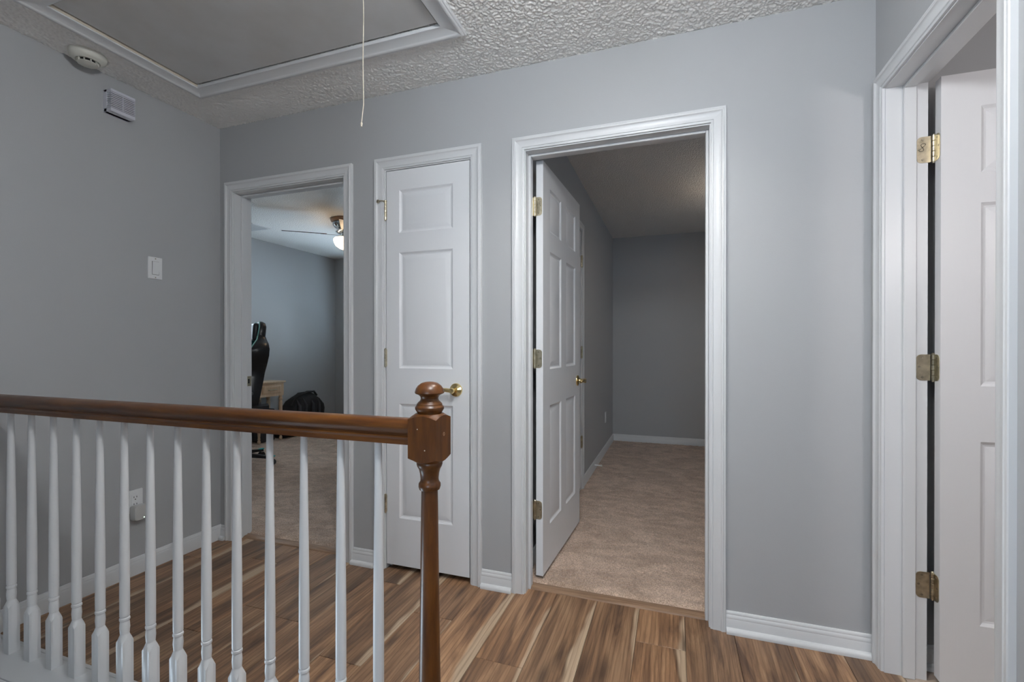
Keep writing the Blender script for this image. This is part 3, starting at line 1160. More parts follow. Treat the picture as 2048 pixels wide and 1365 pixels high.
blind('white horizontal-slat blind at the bedroom window behind the gaming chair', lambda u, t_, z: Vector((BL + t_, u, z)), 1.005, 2.12, 0.87, 2.0, 0.03, 38, 'maple')
blind('added white slat blind at the far bedroom window, unseen, tilted to throw light upward', lambda u, t_, z: Vector((u, FAR - t_, z)), -1.68, -0.42, 0.87, 2.05, 0.03, -40, 'blind')  # unseen, added to steer light to the ceiling and off the carpet

# ------------------------------------------------------------------ railing
rl = thing('stair_railing', 'dark stained handrail and newel post on white turned balusters', 'railing', (1.978, RY, 0))
RP = [(0.0, 0.9625), (0.010, 0.9620), (0.019, 0.9595), (0.0255, 0.9545), (0.029, 0.9475), (0.0295, 0.9410), (0.0275, 0.9350), (0.0230, 0.9290),
      (0.0205, 0.9245), (0.0205, 0.9215), (0.0245, 0.9195), (0.0250, 0.9170), (0.0235, 0.9120), (0.0245, 0.9090), (0.0245, 0.9000)]
prof = RP + [(-a, b_) for a, b_ in reversed(RP[1:])] if False else [(a, b_) for a, b_ in RP] + [(-a, b_) for a, b_ in reversed(RP) if a > 0]
bm = BM()
prism(bm, prof, lambda a, z: Vector((0.0, RY + a, z)), lambda a, z: Vector((1.9400, RY + a, z)))
mk('handrail', bm, M['wood_rail'], rl, angle=28)
# balusters
bprof = [(0.0100, 0.2040), (0.0128, 0.2050), (0.0134, 0.2140), (0.0142, 0.2240), (0.0132, 0.2400), (0.0124, 0.2440), (0.0124, 0.2458), (0.0142, 0.2480),
         (0.0148, 0.2520), (0.0142, 0.2560), (0.0122, 0.2580), (0.0122, 0.2600), (0.0138, 0.2620), (0.0140, 0.3300), (0.0137, 0.4600), (0.0128, 0.5600),
         (0.0112, 0.7000), (0.0095, 0.8400), (0.0088, 0.9010)]


def square_end(bm, s, zb, zt, rise, r, top=True, n=8):
    """square section whose end is turned off to a round neck (lamb's tongue): arched faces"""
    seg = 4 * n
    ringsq = []

    def sq(a, k):
        c, s_ = math.cos(a), math.sin(a)
        m_ = max(abs(c), abs(s_))
        return (k * c / m_, k * s_ / m_)
    angs = [2 * math.pi * (i + 0.0) / seg + math.pi / 4 for i in range(seg)]
    # turned surface: height falls with distance from the axis
    half = s / 2

    def zc(d):
        return zt - rise * ((d - r) / (half * math.sqrt(2) - r)) ** 0.8 if top else zt + rise * ((d - r) / (half * math.sqrt(2) - r)) ** 0.8
    base = [bm.verts.new((*sq(a, half), zb)) for a in angs]
    edge = []
    for a in angs:
        x, y = sq(a, half)
        edge.append(bm.verts.new((x, y, zc(max(math.hypot(x, y), r)))))
    mid = []
    for a in angs:
        x, y = sq(a, half)
        d = (math.hypot(x, y) + r) / 2
        mid.append(bm.verts.new((d * math.cos(a), d * math.sin(a), zc(d))))
    neck = [bm.verts.new((r * math.cos(a), r * math.sin(a), zt)) for a in angs]
    for A, B in ((base, edge), (edge, mid), (mid, neck)):
        for i in range(seg):
            j = (i + 1) % seg
            bm.faces.new((A[i], A[j], B[j], B[i]))
    bm.faces.new(list(reversed(base)))
    bm.faces.new(neck)


bm = BM()
square_end(bm, 0.0325, 0.0100, 0.2045, 0.026, 0.0118)
lathe(bm, bprof, None, 20)
bal_mesh = None
bx = [1.829, 1.711, 1.588, 1.467, 1.342, 1.220, 1.099, 0.976, 0.853, 0.731, 0.607, 0.481, 0.354, 0.228, 0.104]
for x in bx:
    if bal_mesh is None:
        bmesh.ops.recalc_face_normals(bm, faces=bm.faces)
        bal_mesh = bpy.data.meshes.new('baluster')
        bm.to_mesh(bal_mesh)
        bm.free()
        bal_mesh.shade_smooth()
        bal_mesh.set_sharp_from_angle(angle=R(34))
        bal_mesh.materials.append(M['trim'])
    o = bpy.data.objects.new('baluster', bal_mesh)
    o.location = (x - 1.978, 0, 0)
    link(o, rl)
# newel
NX = 1.978
Tn = Matrix.Translation((NX, RY, 0))
bm = BM()
lathe(bm, [(0.0, 0.2600), (0.022, 0.262), (0.0265, 0.270), (0.0280, 0.285), (0.0270, 0.30), (0.0262, 0.33), (0.0245, 0.45), (0.0225, 0.60), (0.0208, 0.74), (0.0201, 0.784),
           (0.0203, 0.7880), (0.0250, 0.7900), (0.0272, 0.7970), (0.0268, 0.8045), (0.0240, 0.8085), (0.0225, 0.8115), (0.0222, 0.8180),
           (0.0236, 0.8300), (0.0262, 0.8400), (0.0285, 0.8440), (0.0302, 0.8470), (0.0318, 0.8520), (0.0318, 0.8570), (0.0290, 0.8610), (0.0270, 0.8700)],
      Tn, 40, cap=False)
nw = mk('newel_post', bm, M['wood_newel'], rl, angle=36)
bm = BM()
s = 0.077
# block with arched top and bottom
square_end(bm, s, 0.9150, 0.9780, 0.012, 0.034, True, 10)
square_end(bm, s, 0.9150, 0.8590, 0.012, 0.034, False, 10)
bmesh.ops.remove_doubles(bm, verts=bm.verts, dist=1e-5)
bmesh.ops.delete(bm, geom=[f for f in bm.faces if len(f.verts) > 8 and abs(f.calc_center_median().z - 0.915) < 1e-3], context='FACES_ONLY')
bm.transform(Tn)
blk = mk('newel_block', bm, M['wood_newel'], nw, angle=30)
bm = BM()
square_end(bm, s, 0.0, 0.2650, 0.020, 0.026, True, 10)
bm.transform(Tn)
mk('newel_foot', bm, M['wood_newel'], nw, angle=30)
bm = BM()
lathe(bm, [(0.0270, 0.9740), (0.0325, 0.9835), (0.0352, 0.9880), (0.0352, 0.9935), (0.0325, 0.9970), (0.0312, 0.9985), (0.0312, 1.0010), (0.0285, 1.0045), (0.0235, 1.0090),
           (0.0214, 1.0140), (0.0226, 1.0190), (0.0262, 1.0228), (0.0310, 1.0252), (0.0348, 1.0268), (0.0362, 1.0285), (0.0360, 1.0312), (0.0336, 1.0388), (0.0284, 1.0462), (0.0200, 1.0522),
           (0.0100, 1.0552), (0.0, 1.0560)], Tn, 40, cap=False)
mk('finial', bm, M['wood_newel'], nw, angle=36)
bm = BM()
lathe(bm, [(0.0048, -0.0005), (0.0046, 0.0004), (0.0030, 0.0006), (0.0026, -0.004), (0.0, -0.006)], axis_m((NX + s / 2, RY + 0.002, 0.928), (1, 0, 0)), 14, cap=False)
mk('screw_hole', bm, M['threshold_wood'], nw)
for xx, zz in ((-0.012, 0.943), (0.008, 0.893)):
    bm = BM()
    lathe(bm, [(0.0, 0.0006), (0.0014, 0.0006), (0.0016, -0.0006)], axis_m((NX + xx, RY - s / 2, zz), (0, -1, 0)), 10, cap=False)
    mk('filled_nail_hole', bm, M['cord'], nw)

# ------------------------------------------------------------------ attic hatch
ht = thing('attic_hatch', 'grey attic hatch panel framed by white trim in the popcorn ceiling', 'hatch', ((HX[0] + HX[1]) / 2, (HY[0] + HY[1]) / 2, H - 0.02))
bm = BM()
box(bm, HX[0] + 0.012, HX[1] - 0.011, HY[0] + 0.011, HY[1] - 0.011, H - 0.001, H + 0.016, bev=0.0015)
mk('hatch_panel', bm, M['hatch_panel'], ht)
bm = BM()
box(bm, HX[0] - 0.05, HX[1] + 0.05, HY[0] - 0.05, HY[1] + 0.05, H + 0.1, H + 0.12)
mk('hatch_light_block', bm, M['dark'], ht, smooth=False)  # unseen board added above the hatch to keep sky light out
HP = [(0.0, 0.0), (0.0, 0.012), (0.002, 0.0135), (0.052, 0.0135), (0.056, 0.0155), (0.060, 0.0190), (0.066, 0.0200), (0.071, 0.0185), (0.073, 0.0165), (0.078, 0.0160),
      (0.080, 0.0140), (0.080, 0.0)]
ax0, ax1, ay0, ay1 = HX[0] + 0.002, HX[1] - 0.002, HY[0] + 0.002, HY[1] - 0.002
for A, B in ((lambda s_, t_: Vector((ax0 - s_, ay1 + s_, H - t_)), lambda s_, t_: Vector((ax1 + s_, ay1 + s_, H - t_))),
             (lambda s_, t_: Vector((ax0 - s_, ay0 - s_, H - t_)), lambda s_, t_: Vector((ax1 + s_, ay0 - s_, H - t_))),
             (lambda s_, t_: Vector((ax0 - s_, ay0 - s_, H - t_)), lambda s_, t_: Vector((ax0 - s_, ay1 + s_, H - t_))),
             (lambda s_, t_: Vector((ax1 + s_, ay0 - s_, H - t_)), lambda s_, t_: Vector((ax1 + s_, ay1 + s_, H - t_)))):
    bm = BM()
    prism(bm, HP, A, B)
    mk('trim_board', bm, M['trim'], ht)
bm = BM()
box(bm, ax0 - 0.0005, ax0 + 0.0012, ay0, ay1, H - 0.0085, H + 0.02)
mk('bare_wood_edge', bm, M['cord'], ht, smooth=False)
pc = thing('pull_cord', 'thin beige cord hanging from the attic hatch', 'cord', (1.52, -0.68, H - 0.003))
bm = BM()
pts = [(1.5225, -0.68, H - 0.002)]
zs_ = np.linspace(H - 0.05, 1.925, 16)
for i, z in enumerate(zs_):
    s_ = i / 15
    pts.append((1.5225 + 0.0012 * math.sin(s_ * 9) - (0.0085 * max(0, s_ - 0.86) / 0.14) + 0.002 * s_ * (1 if s_ < 0.9 else 0.6), -0.68 + 0.001 * math.sin(s_ * 6), z))
tube(bm, pts, 0.0017, 8)
mk('cord', bm, M['cord'], pc)
bm = BM()
e = pts[-1]
lathe(bm, [(0.001, 0.004), (0.0036, 0.001), (0.0042, -0.003), (0.0034, -0.006), (0.0022, -0.008), (0.003, -0.012)], Matrix.Translation(e), 10)
mk('knot', bm, M['cord'], pc)

# ------------------------------------------------------------------ smoke detector
SX, SY = 0.094, -0.712
sd = thing('smoke_detector', 'round off-white smoke detector on the ceiling by the hatch', 'detector', (SX, SY, H))
Ts = Matrix.Translation((SX, SY, H)) @ Matrix.Rotation(math.pi, 4, 'X') @ Matrix.Scale(0.9, 4)
bm = BM()
lathe(bm, [(0.0, 0.0), (0.075, 0.0), (0.0755, 0.004), (0.0745, 0.008)], Ts, 40, cap=False)
mk('base_ring', bm, M['plastic_cream'], sd)
bm = BM()
lathe(bm, [(0.0740, 0.007), (0.0740, 0.016), (0.0700, 0.026), (0.0600, 0.034), (0.0480, 0.039), (0.0460, 0.038), (0.044, 0.034), (0.0, 0.034)], Ts, 40, cap=False)
mk('cover', bm, M['plastic_cream'], sd)
bm = BM()
lathe(bm, [(0.0, 0.046), (0.036, 0.046), (0.040, 0.0475), (0.041, 0.050), (0.036, 0.0525), (0.0, 0.0540)], Ts, 32, cap=False)
mk('chamber_cap', bm, M['plastic_cream'], sd)
bm = BM()
lathe(bm, [(0.0, 0.035), (0.034, 0.035), (0.034, 0.047), (0.0, 0.047)], Ts, 24, cap=False)
mk('vent_gauze', bm, M['dark'], sd)
for i in range(10):
    a = 2 * math.pi * i / 10 + 0.2
    bm = BM()
    obox(bm, Ts @ Matrix.Rotation(a, 4, 'Z') @ Matrix.Translation((0.0385, 0, 0.0425)), 0.008, 0.0045, 0.018, bev=0.0008)
    mk('vent_rib', bm, M['plastic_cream'], sd)

# ------------------------------------------------------------------ louvred chime box on the left wall
y0, y1, z0, z1, dp = -0.6015, -0.496, 2.2495, 2.3550, 0.058
cb = thing('door_chime', 'pale lilac louvred sounder box high on the left wall', 'sounder', (0, (y0 + y1) / 2, z0))
bm = BM()
box(bm, 0.0, 0.028, y0, y1, z0, z1, bev=0.0015)
mk('back_plate', bm, M['plastic_lilac'], cb)
bm = BM()
box(bm, 0.026, dp - 0.005, y0 + 0.005, y1 - 0.005, z0 + 0.012, z1 - 0.008)
mk('louvre_recess', bm, M['dark'], cb, smooth=False)
for za, zb in ((z0, z0 + 0.017), (z1 - 0.013, z1)):
    bm = BM()
    box(bm, 0.008, dp, y0, y1, za, zb, bev=0.0015)
    mk('front_band', bm, M['plastic_lilac'], cb)
ns = 9
gap = (z1 - 0.013 - z0 - 0.017) / ns
for i in range(ns):
    z = z0 + 0.017 + gap * (i + 0.5)
    bm = BM()
    box(bm, 0.027, dp, y0, y1, z - 0.0024, z + 0.0024, bev=0.0008)
    mk('slat', bm, M['plastic_lilac'], cb)
bm = BM()
box(bm, 0.030, dp - 0.002, (y0 + y1) / 2 - 0.002, (y0 + y1) / 2 + 0.002, z0 + 0.012, z1 - 0.008)
mk('mullion', bm, M['plastic_lilac'], cb, smooth=False)

# ------------------------------------------------------------------ switch and outlets
def wall_plate(parent, y, z):
    bm = BM()
    prism(bm, rrect(y - 0.035, y + 0.035, z - 0.057, z + 0.057, 0.003, 3), lambda a, c: Vector((0.0, a, c)), lambda a, c: Vector((0.0035, a, c)))
    bmesh.ops.recalc_face_normals(bm, faces=bm.faces)
    f = max(bm.faces, key=lambda f_: (len(f_.verts) > 4) * f_.calc_center_median().x)
    r = bmesh.ops.inset_individual(bm, faces=[f], thickness=0.003, depth=0.0)
    bmesh.ops.translate(bm, verts=f.verts, vec=(0.0028, 0, 0))
    return mk('cover_plate', bm, M['plastic_white'], parent)


sy_, sz_ = -0.370, 1.5495
sw_ = thing('light_switch', 'white rocker light switch on the left wall', 'switch', (0, sy_, sz_ - 0.057))
wall_plate(sw_, sy_, sz_)
bm = BM()
box(bm, 0.004, 0.0066, sy_ - 0.0175, sy_ + 0.0175, sz_ - 0.0345, sz_ + 0.0345)
mk('rocker_gap', bm, M['dark'], sw_, smooth=False)
bm = BM()
prism(bm, [(0.004, -0.033), (0.0072, -0.033), (0.0098, 0.0), (0.0118, 0.033), (0.004, 0.033)], lambda a, c: Vector((a, sy_ - 0.0160, sz_ + c)), lambda a, c: Vector((a, sy_ + 0.0160, sz_ + c)))
mk('rocker', bm, M['plastic_white'], sw_, angle=10)
for dz in (0.0485, -0.0485):
    bm = BM()
    lathe(bm, [(0.0032, -0.001), (0.0030, 0.0006), (0.0, 0.0008)], axis_m((0.0063, sy_, sz_ + dz), (1, 0, 0)), 12, cap=False)
    mk('screw', bm, M['screw_steel'], sw_)


def outlet(label, F, u, z):
    o = thing('wall_outlet', label, 'outlet', tuple(F(u, 0, z - 0.057)), group='white wall outlets')
    bm = BM()
    prism(bm, rrect(u - 0.035, u + 0.035, z - 0.057, z + 0.057, 0.003, 3), lambda a, c: F(a, 0.0, c), lambda a, c: F(a, 0.0055, c))
    mk('cover_plate', bm, M['plastic_white'], o)
    bm = BM()
    prism(bm, rrect(u - 0.0170, u + 0.0170, z - 0.0340, z + 0.0340, 0.002, 2), lambda a, c: F(a, 0.004, c), lambda a, c: F(a, 0.0072, c))
    rc = mk('receptacle', bm, M['plastic_white'], o)
    for dz in (0.0175, -0.0175):
        for du, hh, ww in ((-0.0065, 0.0085, 0.0024), (0.0065, 0.0072, 0.0024)):
            bm = BM()
            q0, q1 = F(u + du - ww / 2, 0.006, z), F(u + du + ww / 2, 0.0076, z)
            box(bm, min(q0.x, q1.x), max(q0.x, q1.x), min(q0.y, q1.y), max(q0.y, q1.y), z + dz + 0.004 - hh / 2, z + dz + 0.004 + hh / 2)
            mk('slot', bm, M['dark'], rc, smooth=False)
        bm = BM()
        n_ = (F(0, 1, 0) - F(0, 0, 0))
        lathe(bm, [(0.0027, -0.001), (0.0027, 0.0004), (0.0, 0.0004)], axis_m(F(u, 0.0072, z + dz - 0.0075), n_), 10, cap=False)
        mk('ground_hole', bm, M['dark'], rc)
    return o


FL = lambda u, t_, z: Vector((t_, u, z))
outlet('white wall outlet above a grey plug-in, behind the balusters', FL, -0.4690, 0.3685)
outlet('white wall outlet on the empty bedroom left wall', lambda u, t_, z: Vector((P2 + t_, u, z)), 2.99, 0.385)
# grey plug-in device
pa = thing('plug_in_adapter', 'grey plug-in device with a lit green-white light, in the outlet behind balusters', 'adapter', (0.008, -0.468, 0.277))
bm = BM()
poly = []
rings = []
yc, za, zb = -0.4665, 0.277, 0.352
for f_, (gy, gz, xx) in enumerate(((0.0265, 0.0345, 0.0076), (0.0285, 0.0375, 0.016), (0.0285, 0.0375, 0.036), (0.0255, 0.0345, 0.044))):
    pl = rrect(yc - gy, yc + gy, (za + zb) / 2 - gz, (za + zb) / 2 + gz, 0.009, 4)
    # bowed sides: slightly wider at mid height
    ring = []
    for a, c in pl:
        k = 1 - ((c - (za + zb) / 2) / 0.0375) ** 2
        ring.append(bm.verts.new((xx, a + math.copysign(0.0035 * max(k, 0), a - yc), c)))
    rings.append(ring)
for A, B in zip(rings[:-1], rings[1:]):
    n_ = len(A)
    for i in range(n_):
        bm.faces.new((A[i], A[(i + 1) % n_], B[(i + 1) % n_], B[i]))
bm.faces.new(list(reversed(rings[0])))
bm.faces.new(rings[-1])
mk('housing', bm, M['plastic_grey'], pa, angle=30)
bm = BM()
lathe(bm, [(0.0026, -0.001), (0.0024, 0.0006), (0.0, 0.001)], axis_m((0.0440, -0.452, 0.288), (1, 0, 0)), 12, cap=False)
mk('indicator_light', bm, M['led'], pa)

# door stop on the baseboard in the empty bedroom
dsb = thing('baseboard_door_stop', 'small white door stop sticking out of the empty bedroom baseboard', 'door stop', (P2 + 0.0125, 2.2, 0.062))
bm = BM()
lathe(bm, [(0.0, 0), (0.012, 0), (0.011, 0.004), (0.0065, 0.007), (0.006, 0.055), (0.0, 0.055)], axis_m((P2 + 0.012, 2.2, 0.062), (1, 0, 0)), 14, cap=False)
mk('rod', bm, M['plastic_white'], dsb)
bm = BM()
lathe(bm, [(0.0, 0), (0.009, 0), (0.0095, 0.008), (0.008, 0.014), (0.0, 0.015)], axis_m((P2 + 0.066, 2.2, 0.062), (1, 0, 0)), 14, cap=False)
mk('rubber_tip', bm, M['plastic_cream'], dsb)

# ------------------------------------------------------------------ lamps
def dome_lamp(label, x, y, r, dep, lm):
    o = thing('ceiling_light', label, 'lamp', (x, y, H))
    Tl = Matrix.Translation((x, y, H)) @ Matrix.Rotation(math.pi, 4, 'X')
    bm = BM()
    lathe(bm, [(0.0, 0.0), (r + 0.015, 0.0), (r + 0.015, 0.022), (r + 0.004, 0.028), (r - 0.004, 0.028)], Tl, 32, cap=False)
    mk('base_ring', bm, M['chrome'], o)
    bm = BM()
    prof_ = [(r * math.cos(a), 0.026 + dep * math.sin(a)) for a in [math.pi / 2 * k / 6 for k in range(6)]] + [(0.0005, 0.026 + dep)]
    lathe(bm, prof_, Tl, 24, cap=True)
    mk('glass_dome', bm, M[lm], o)
    return o


hl = thing('ceiling_light', 'white glass globe light hanging over the landing, just above the picture', 'lamp', (2.42, -1.50, H))
Tl = Matrix.Translation((2.42, -1.50, 0))
bm = BM()
lathe(bm, [(0.0, H), (0.065, H), (0.065, H - 0.012), (0.045, H - 0.026), (0.012, H - 0.032), (0.009, H - 0.11), (0.034, H - 0.115), (0.040, H - 0.145), (0.0, H - 0.146)], Tl, 28, cap=False)
mk('stem', bm, M['chrome'], hl)
bm = BM()
lathe(bm, [(0.038, 2.294)] + [(0.095 * math.sin(a), 2.205 + 0.095 * math.cos(a)) for a in [R(28 + 15 * k) for k in range(10)]] + [(0.0005, 2.110)], Tl, 24)
mk('glass_globe', bm, M['lamp_hall'], hl)
ul = thing('ceiling_light', 'bronze uplight bowl in the empty bedroom, out of the picture', 'lamp', (3.45, 2.0, H))
Tl = Matrix.Translation((3.45, 2.0, 0))
bm = BM()
lathe(bm, [(0.0, H), (0.06, H), (0.06, H - 0.015), (0.014, H - 0.025), (0.010, H - 0.24), (0.0, H - 0.24)], Tl, 24, cap=False)
mk('stem', bm, M['walnut'], ul)
bm = BM()
lathe(bm, [(0.175, 2.255), (0.170, 2.225), (0.140, 2.185), (0.08, 2.160), (0.0005, 2.152), (0.0005, 2.160), (0.078, 2.168), (0.134, 2.192), (0.163, 2.228), (0.170, 2.255), (0.175, 2.255)], Tl, 32, cap=False)
mk('bowl', bm, M['walnut'], ul)
bm = BM()
lathe(bm, [(0.0005, 2.212), (0.105, 2.214), (0.115, 2.222), (0.105, 2.230), (0.0005, 2.232)], Tl, 20)
mk('bulb_disc', bm, M['lamp_room'], ul)
# globe sconce in the room on the right
sc = thing('wall_sconce', 'globe wall light in the room behind the right-hand door, out of the picture', 'lamp', (3.8, -1.8, 1.75))
bm = BM()
lathe(bm, [(0.0, 0.0), (0.06, 0.0), (0.058, 0.012), (0.02, 0.02), (0.014, 0.05), (0.0, 0.05)], axis_m((3.8, -1.8, 1.75), (0, 1, 0)), 24, cap=False)
mk('back_plate', bm, M['chrome'], sc)
bm = BM()
lathe(bm, [(0.07 * math.sin(a), 1.75 + 0.07 * math.cos(a)) for a in [R(2 + 176 * k / 11) for k in range(12)]], Matrix.Translation((3.8, -1.685, 0)), 20)
mk('glass_globe', bm, M['lamp_bath'], sc)
# small downlight added by the doors to brighten floor and carpet, out of view
dl = thing('fill_downlight', 'white recessed downlight added to the landing ceiling as fill light, out of view', 'lamp', (2.30, -0.62, H))
Tl = Matrix.Translation((2.30, -0.62, 0))
bm = BM()
lathe(bm, [(0.056, H + 0.12), (0.056, H + 0.001), (0.058, H - 0.003), (0.066, H - 0.005), (0.086, H - 0.004), (0.088, H - 0.0005), (0.059, H - 0.0005), (0.059, H + 0.12), (0.056, H + 0.12)], Tl, 32, cap=False)
mk('can', bm, M['plastic_grey'], dl)
bm = BM()
lathe(bm, [(0.0005, H + 0.072), (0.054, H + 0.072), (0.054, H + 0.064), (0.0005, H + 0.062)], Tl, 20)
mk('diffuser', bm, M['fill_lamp_down'], dl)
bm = BM()
lathe(bm, [(0.0005, H + 0.12), (0.07, H + 0.12), (0.07, H + 0.124), (0.0005, H + 0.124)], Tl, 20)
mk('can_lid', bm, M['plastic_grey'], dl)

# ------------------------------------------------------------------ ceiling fan in the left bedroom
fx, fy = -0.615, 1.905
fan = thing('ceiling_fan', 'ceiling fan with dark blades and a lit white bowl in the left bedroom', 'fan', (fx, fy, H))
Tf = Matrix.Translation((fx, fy, 0))
bm = BM()
lathe(bm, [(0.0, H), (0.155, H), (0.158, 2.428), (0.150, 2.412), (0.138, 2.404), (0.0, 2.402)], Tf, 40, cap=False)
mk('ceiling_plate', bm, M['threshold_wood'], fan)
bm = BM()
lathe(bm, [(0.0, 2.405), (0.135, 2.404), (0.140, 2.395), (0.136, 2.375), (0.112, 2.350), (0.096, 2.342), (0.092, 2.336), (0.104, 2.326), (0.106, 2.312), (0.085, 2.296), (0.060, 2.288), (0.050, 2.270), (0.0, 2.268)],
      Tf, 40, cap=False)
mk('motor_housing', bm, M['chrome'], fan, angle=40)
bm = BM()
lathe(bm, [(0.0, 2.27), (0.045, 2.27), (0.062, 2.262), (0.105, 2.255), (0.110, 2.246), (0.0, 2.246)], Tf, 40, cap=False)
mk('light_collar', bm, M['chrome'], fan)
bm = BM()
lathe(bm, [(0.1, 2.246), (0.122, 2.243), (0.128, 2.232), (0.124, 2.205), (0.105, 2.170), (0.072, 2.146), (0.035, 2.134), (0.001, 2.131)], Tf, 24)
mk('light_bowl', bm, M['lamp_fan'], fan)
for i in range(4):
    a = R(218 + 90 * i)
    Mb = Matrix.Translation((fx, fy, 2.283)) @ Matrix.Rotation(a, 4, 'Z') @ Matrix.Rotation(R(-12.2), 4, 'X')
    bm = BM()
    poly = rrect(0.19, 0.60, -0.062, 0.062, 0.03, 5)
    prism(bm, [(p[0], p[1] * (0.78 + 0.22 * (p[0] - 0.19) / 0.41)) for p in poly], lambda u, v_: Mb @ Vector((u, v_, -0.003)), lambda u, v_: Mb @ Vector((u, v_, 0.003)))
    bd = mk('blade', bm, M['walnut'], fan)
    bm = BM()
    prism(bm, [(0.045, -0.012), (0.15, -0.016), (0.21, -0.035), (0.245, -0.030), (0.245, 0.030), (0.21, 0.035), (0.15, 0.016), (0.045, 0.012)],
          lambda u, v_: Mb @ Vector((u, v_, -0.0075)), lambda u, v_: Mb @ Vector((u, v_, -0.0032)))
    mk('blade_bracket', bm, M['chrome'], bd)

# ceiling register in the left bedroom
vr = thing('ceiling_vent', 'white louvred vent in the left bedroom ceiling', 'vent', (-1.80, 1.80, H))
bm = BM()
for a, b_, c_, d_ in ((-1.97, -1.63, 1.68, 1.70), (-1.97, -1.63, 1.90, 1.92), (-1.97, -1.95, 1.70, 1.90), (-1.65, -1.63, 1.70, 1.90)):
    box(bm, a, b_, c_, d_, H - 0.008, H - 0.0002)
mk('frame', bm, M['trim'], vr, smooth=False)
bm = BM()
box(bm, -1.95, -1.65, 1.70, 1.90, H - 0.002, H - 0.0002)
mk('back_plate', bm, M['trim'], vr, smooth=False)
for i in range(8):
    bm = BM()
    box(bm, -1.95, -1.65, 1.706 + i * 0.025, 1.722 + i * 0.025, H - 0.0065, H - 0.0015, bev=0.0015)
    mk('louvre', bm, M['trim'], vr, smooth=False)

# ------------------------------------------------------------------ gaming chair in the left bedroom
CXY = Vector((-1.355, 1.220, 0.019))
fdir = Vector((-0.55, -0.83, 0)).normalized()
ang = math.atan2(fdir.y, fdir.x)            # chair local +x = facing
ch = thing('gaming_chair', 'black gaming chair with teal piping, seen from the side in the left bedroom', 'chair', tuple(CXY), ang)
Mc = MW[ch]
# star base: one spoke points at the doorway
a0 = R(24) - ang
for i in range(5):
    a = a0 + i * 2 * math.pi / 5
    Ms = Matrix.Rotation(a, 4, 'Z')
    bm = BM()
    secs = [(0.03, 0.030, 0.088, 0.130), (0.12, 0.026, 0.085, 0.122), (0.25, 0.022, 0.074, 0.100), (0.36, 0.021, 0.062, 0.084)]
    rings = []
    for x, hw, za, zb in secs:
        rings.append([bm.verts.new(Ms @ Vector(p)) for p in ((x, -hw, za), (x, hw, za), (x, hw * 0.8, zb), (x, -hw * 0.8, zb))])
    for A, B in zip(rings[:-1], rings[1:]):
        for q in range(4):
            bm.faces.new((A[q], A[(q + 1) % 4], B[(q + 1) % 4], B[q]))
    bm.faces.new(rings[0][::-1])
    bm.faces.new(rings[-1])
    sp_ = mk('base_spoke', bm, M['leather'], ch, world=False, angle=30)
    bm = BM()
    obox(bm, Ms @ Matrix.Translation((0.345, 0, 0.0868)), 0.060, 0.036, 0.010, bev=0.004, seg=2)
    mk('spoke_cap', bm, M['teal_bright'], sp_, world=False)
    for sg in (-1, 1):
        bm = BM()
        lathe(bm, [(0.010, -0.008), (0.026, -0.008), (0.029, -0.004), (0.029, 0.004), (0.026, 0.008), (0.010, 0.008)],
              Ms @ Matrix.Translation((0.352, sg * 0.014, 0.029)) @ Matrix.Rotation(R(90), 4, 'X'), 20)
        mk('caster_wheel', bm, M['leather'], sp_, world=False)
bm = BM()
lathe(bm, [(0.045, 0.085), (0.045, 0.135), (0.034, 0.14), (0.028, 0.145), (0.028, 0.30), (0.018, 0.30), (0.018, 0.42)], None, 24)
mk('gas_lift', bm, M['leather'], ch, world=False)
bm = BM()
obox(bm, Matrix.Translation((0.0, 0, 0.425)), 0.26, 0.20, 0.035, bev=0.008, seg=2)
mk('seat_mechanism', bm, M['leather'], ch, world=False)
# seat: bucket with side bolsters
def loft(bm, rows_):
    rings = [[bm.verts.new(p) for p in r] for r in rows_]
    n_ = len(rings[0])
    for A, B in zip(rings[:-1], rings[1:]):
        for i in range(n_):
            bm.faces.new((A[i], A[(i + 1) % n_], B[(i + 1) % n_], B[i]))
    bm.faces.new(rings[0][::-1])
    bm.faces.new(rings[-1])


bm = BM()
rows_ = []
for k in range(9):
    s_ = k / 8
    x = -0.26 + 0.54 * s_
    drop = 0.03 * max(0, (s_ - 0.75) / 0.25) ** 2
    hw = 0.26 - 0.02 * abs(s_ - 0.5)
    bol = 0.055 * (1 - 0.5 * s_)
    up = [(x, -hw, 0.47), (x, -hw, 0.52 + bol), (x, -hw + 0.05, 0.535 + bol), (x, -hw + 0.11, 0.525 - drop), (x, 0, 0.52 - drop), (x, hw - 0.11, 0.525 - drop),
          (x, hw - 0.05, 0.535 + bol), (x, hw, 0.52 + bol), (x, hw, 0.47), (x, hw - 0.06, 0.445), (x, -hw + 0.06, 0.445)]
    rows_.append(up)
loft(bm, rows_)
bmesh.ops.subdivide_edges(bm, edges=bm.edges, cuts=1, use_grid_fill=True, smooth=0.4)
mk('seat', bm, M['leather'], ch, world=False, angle=60)
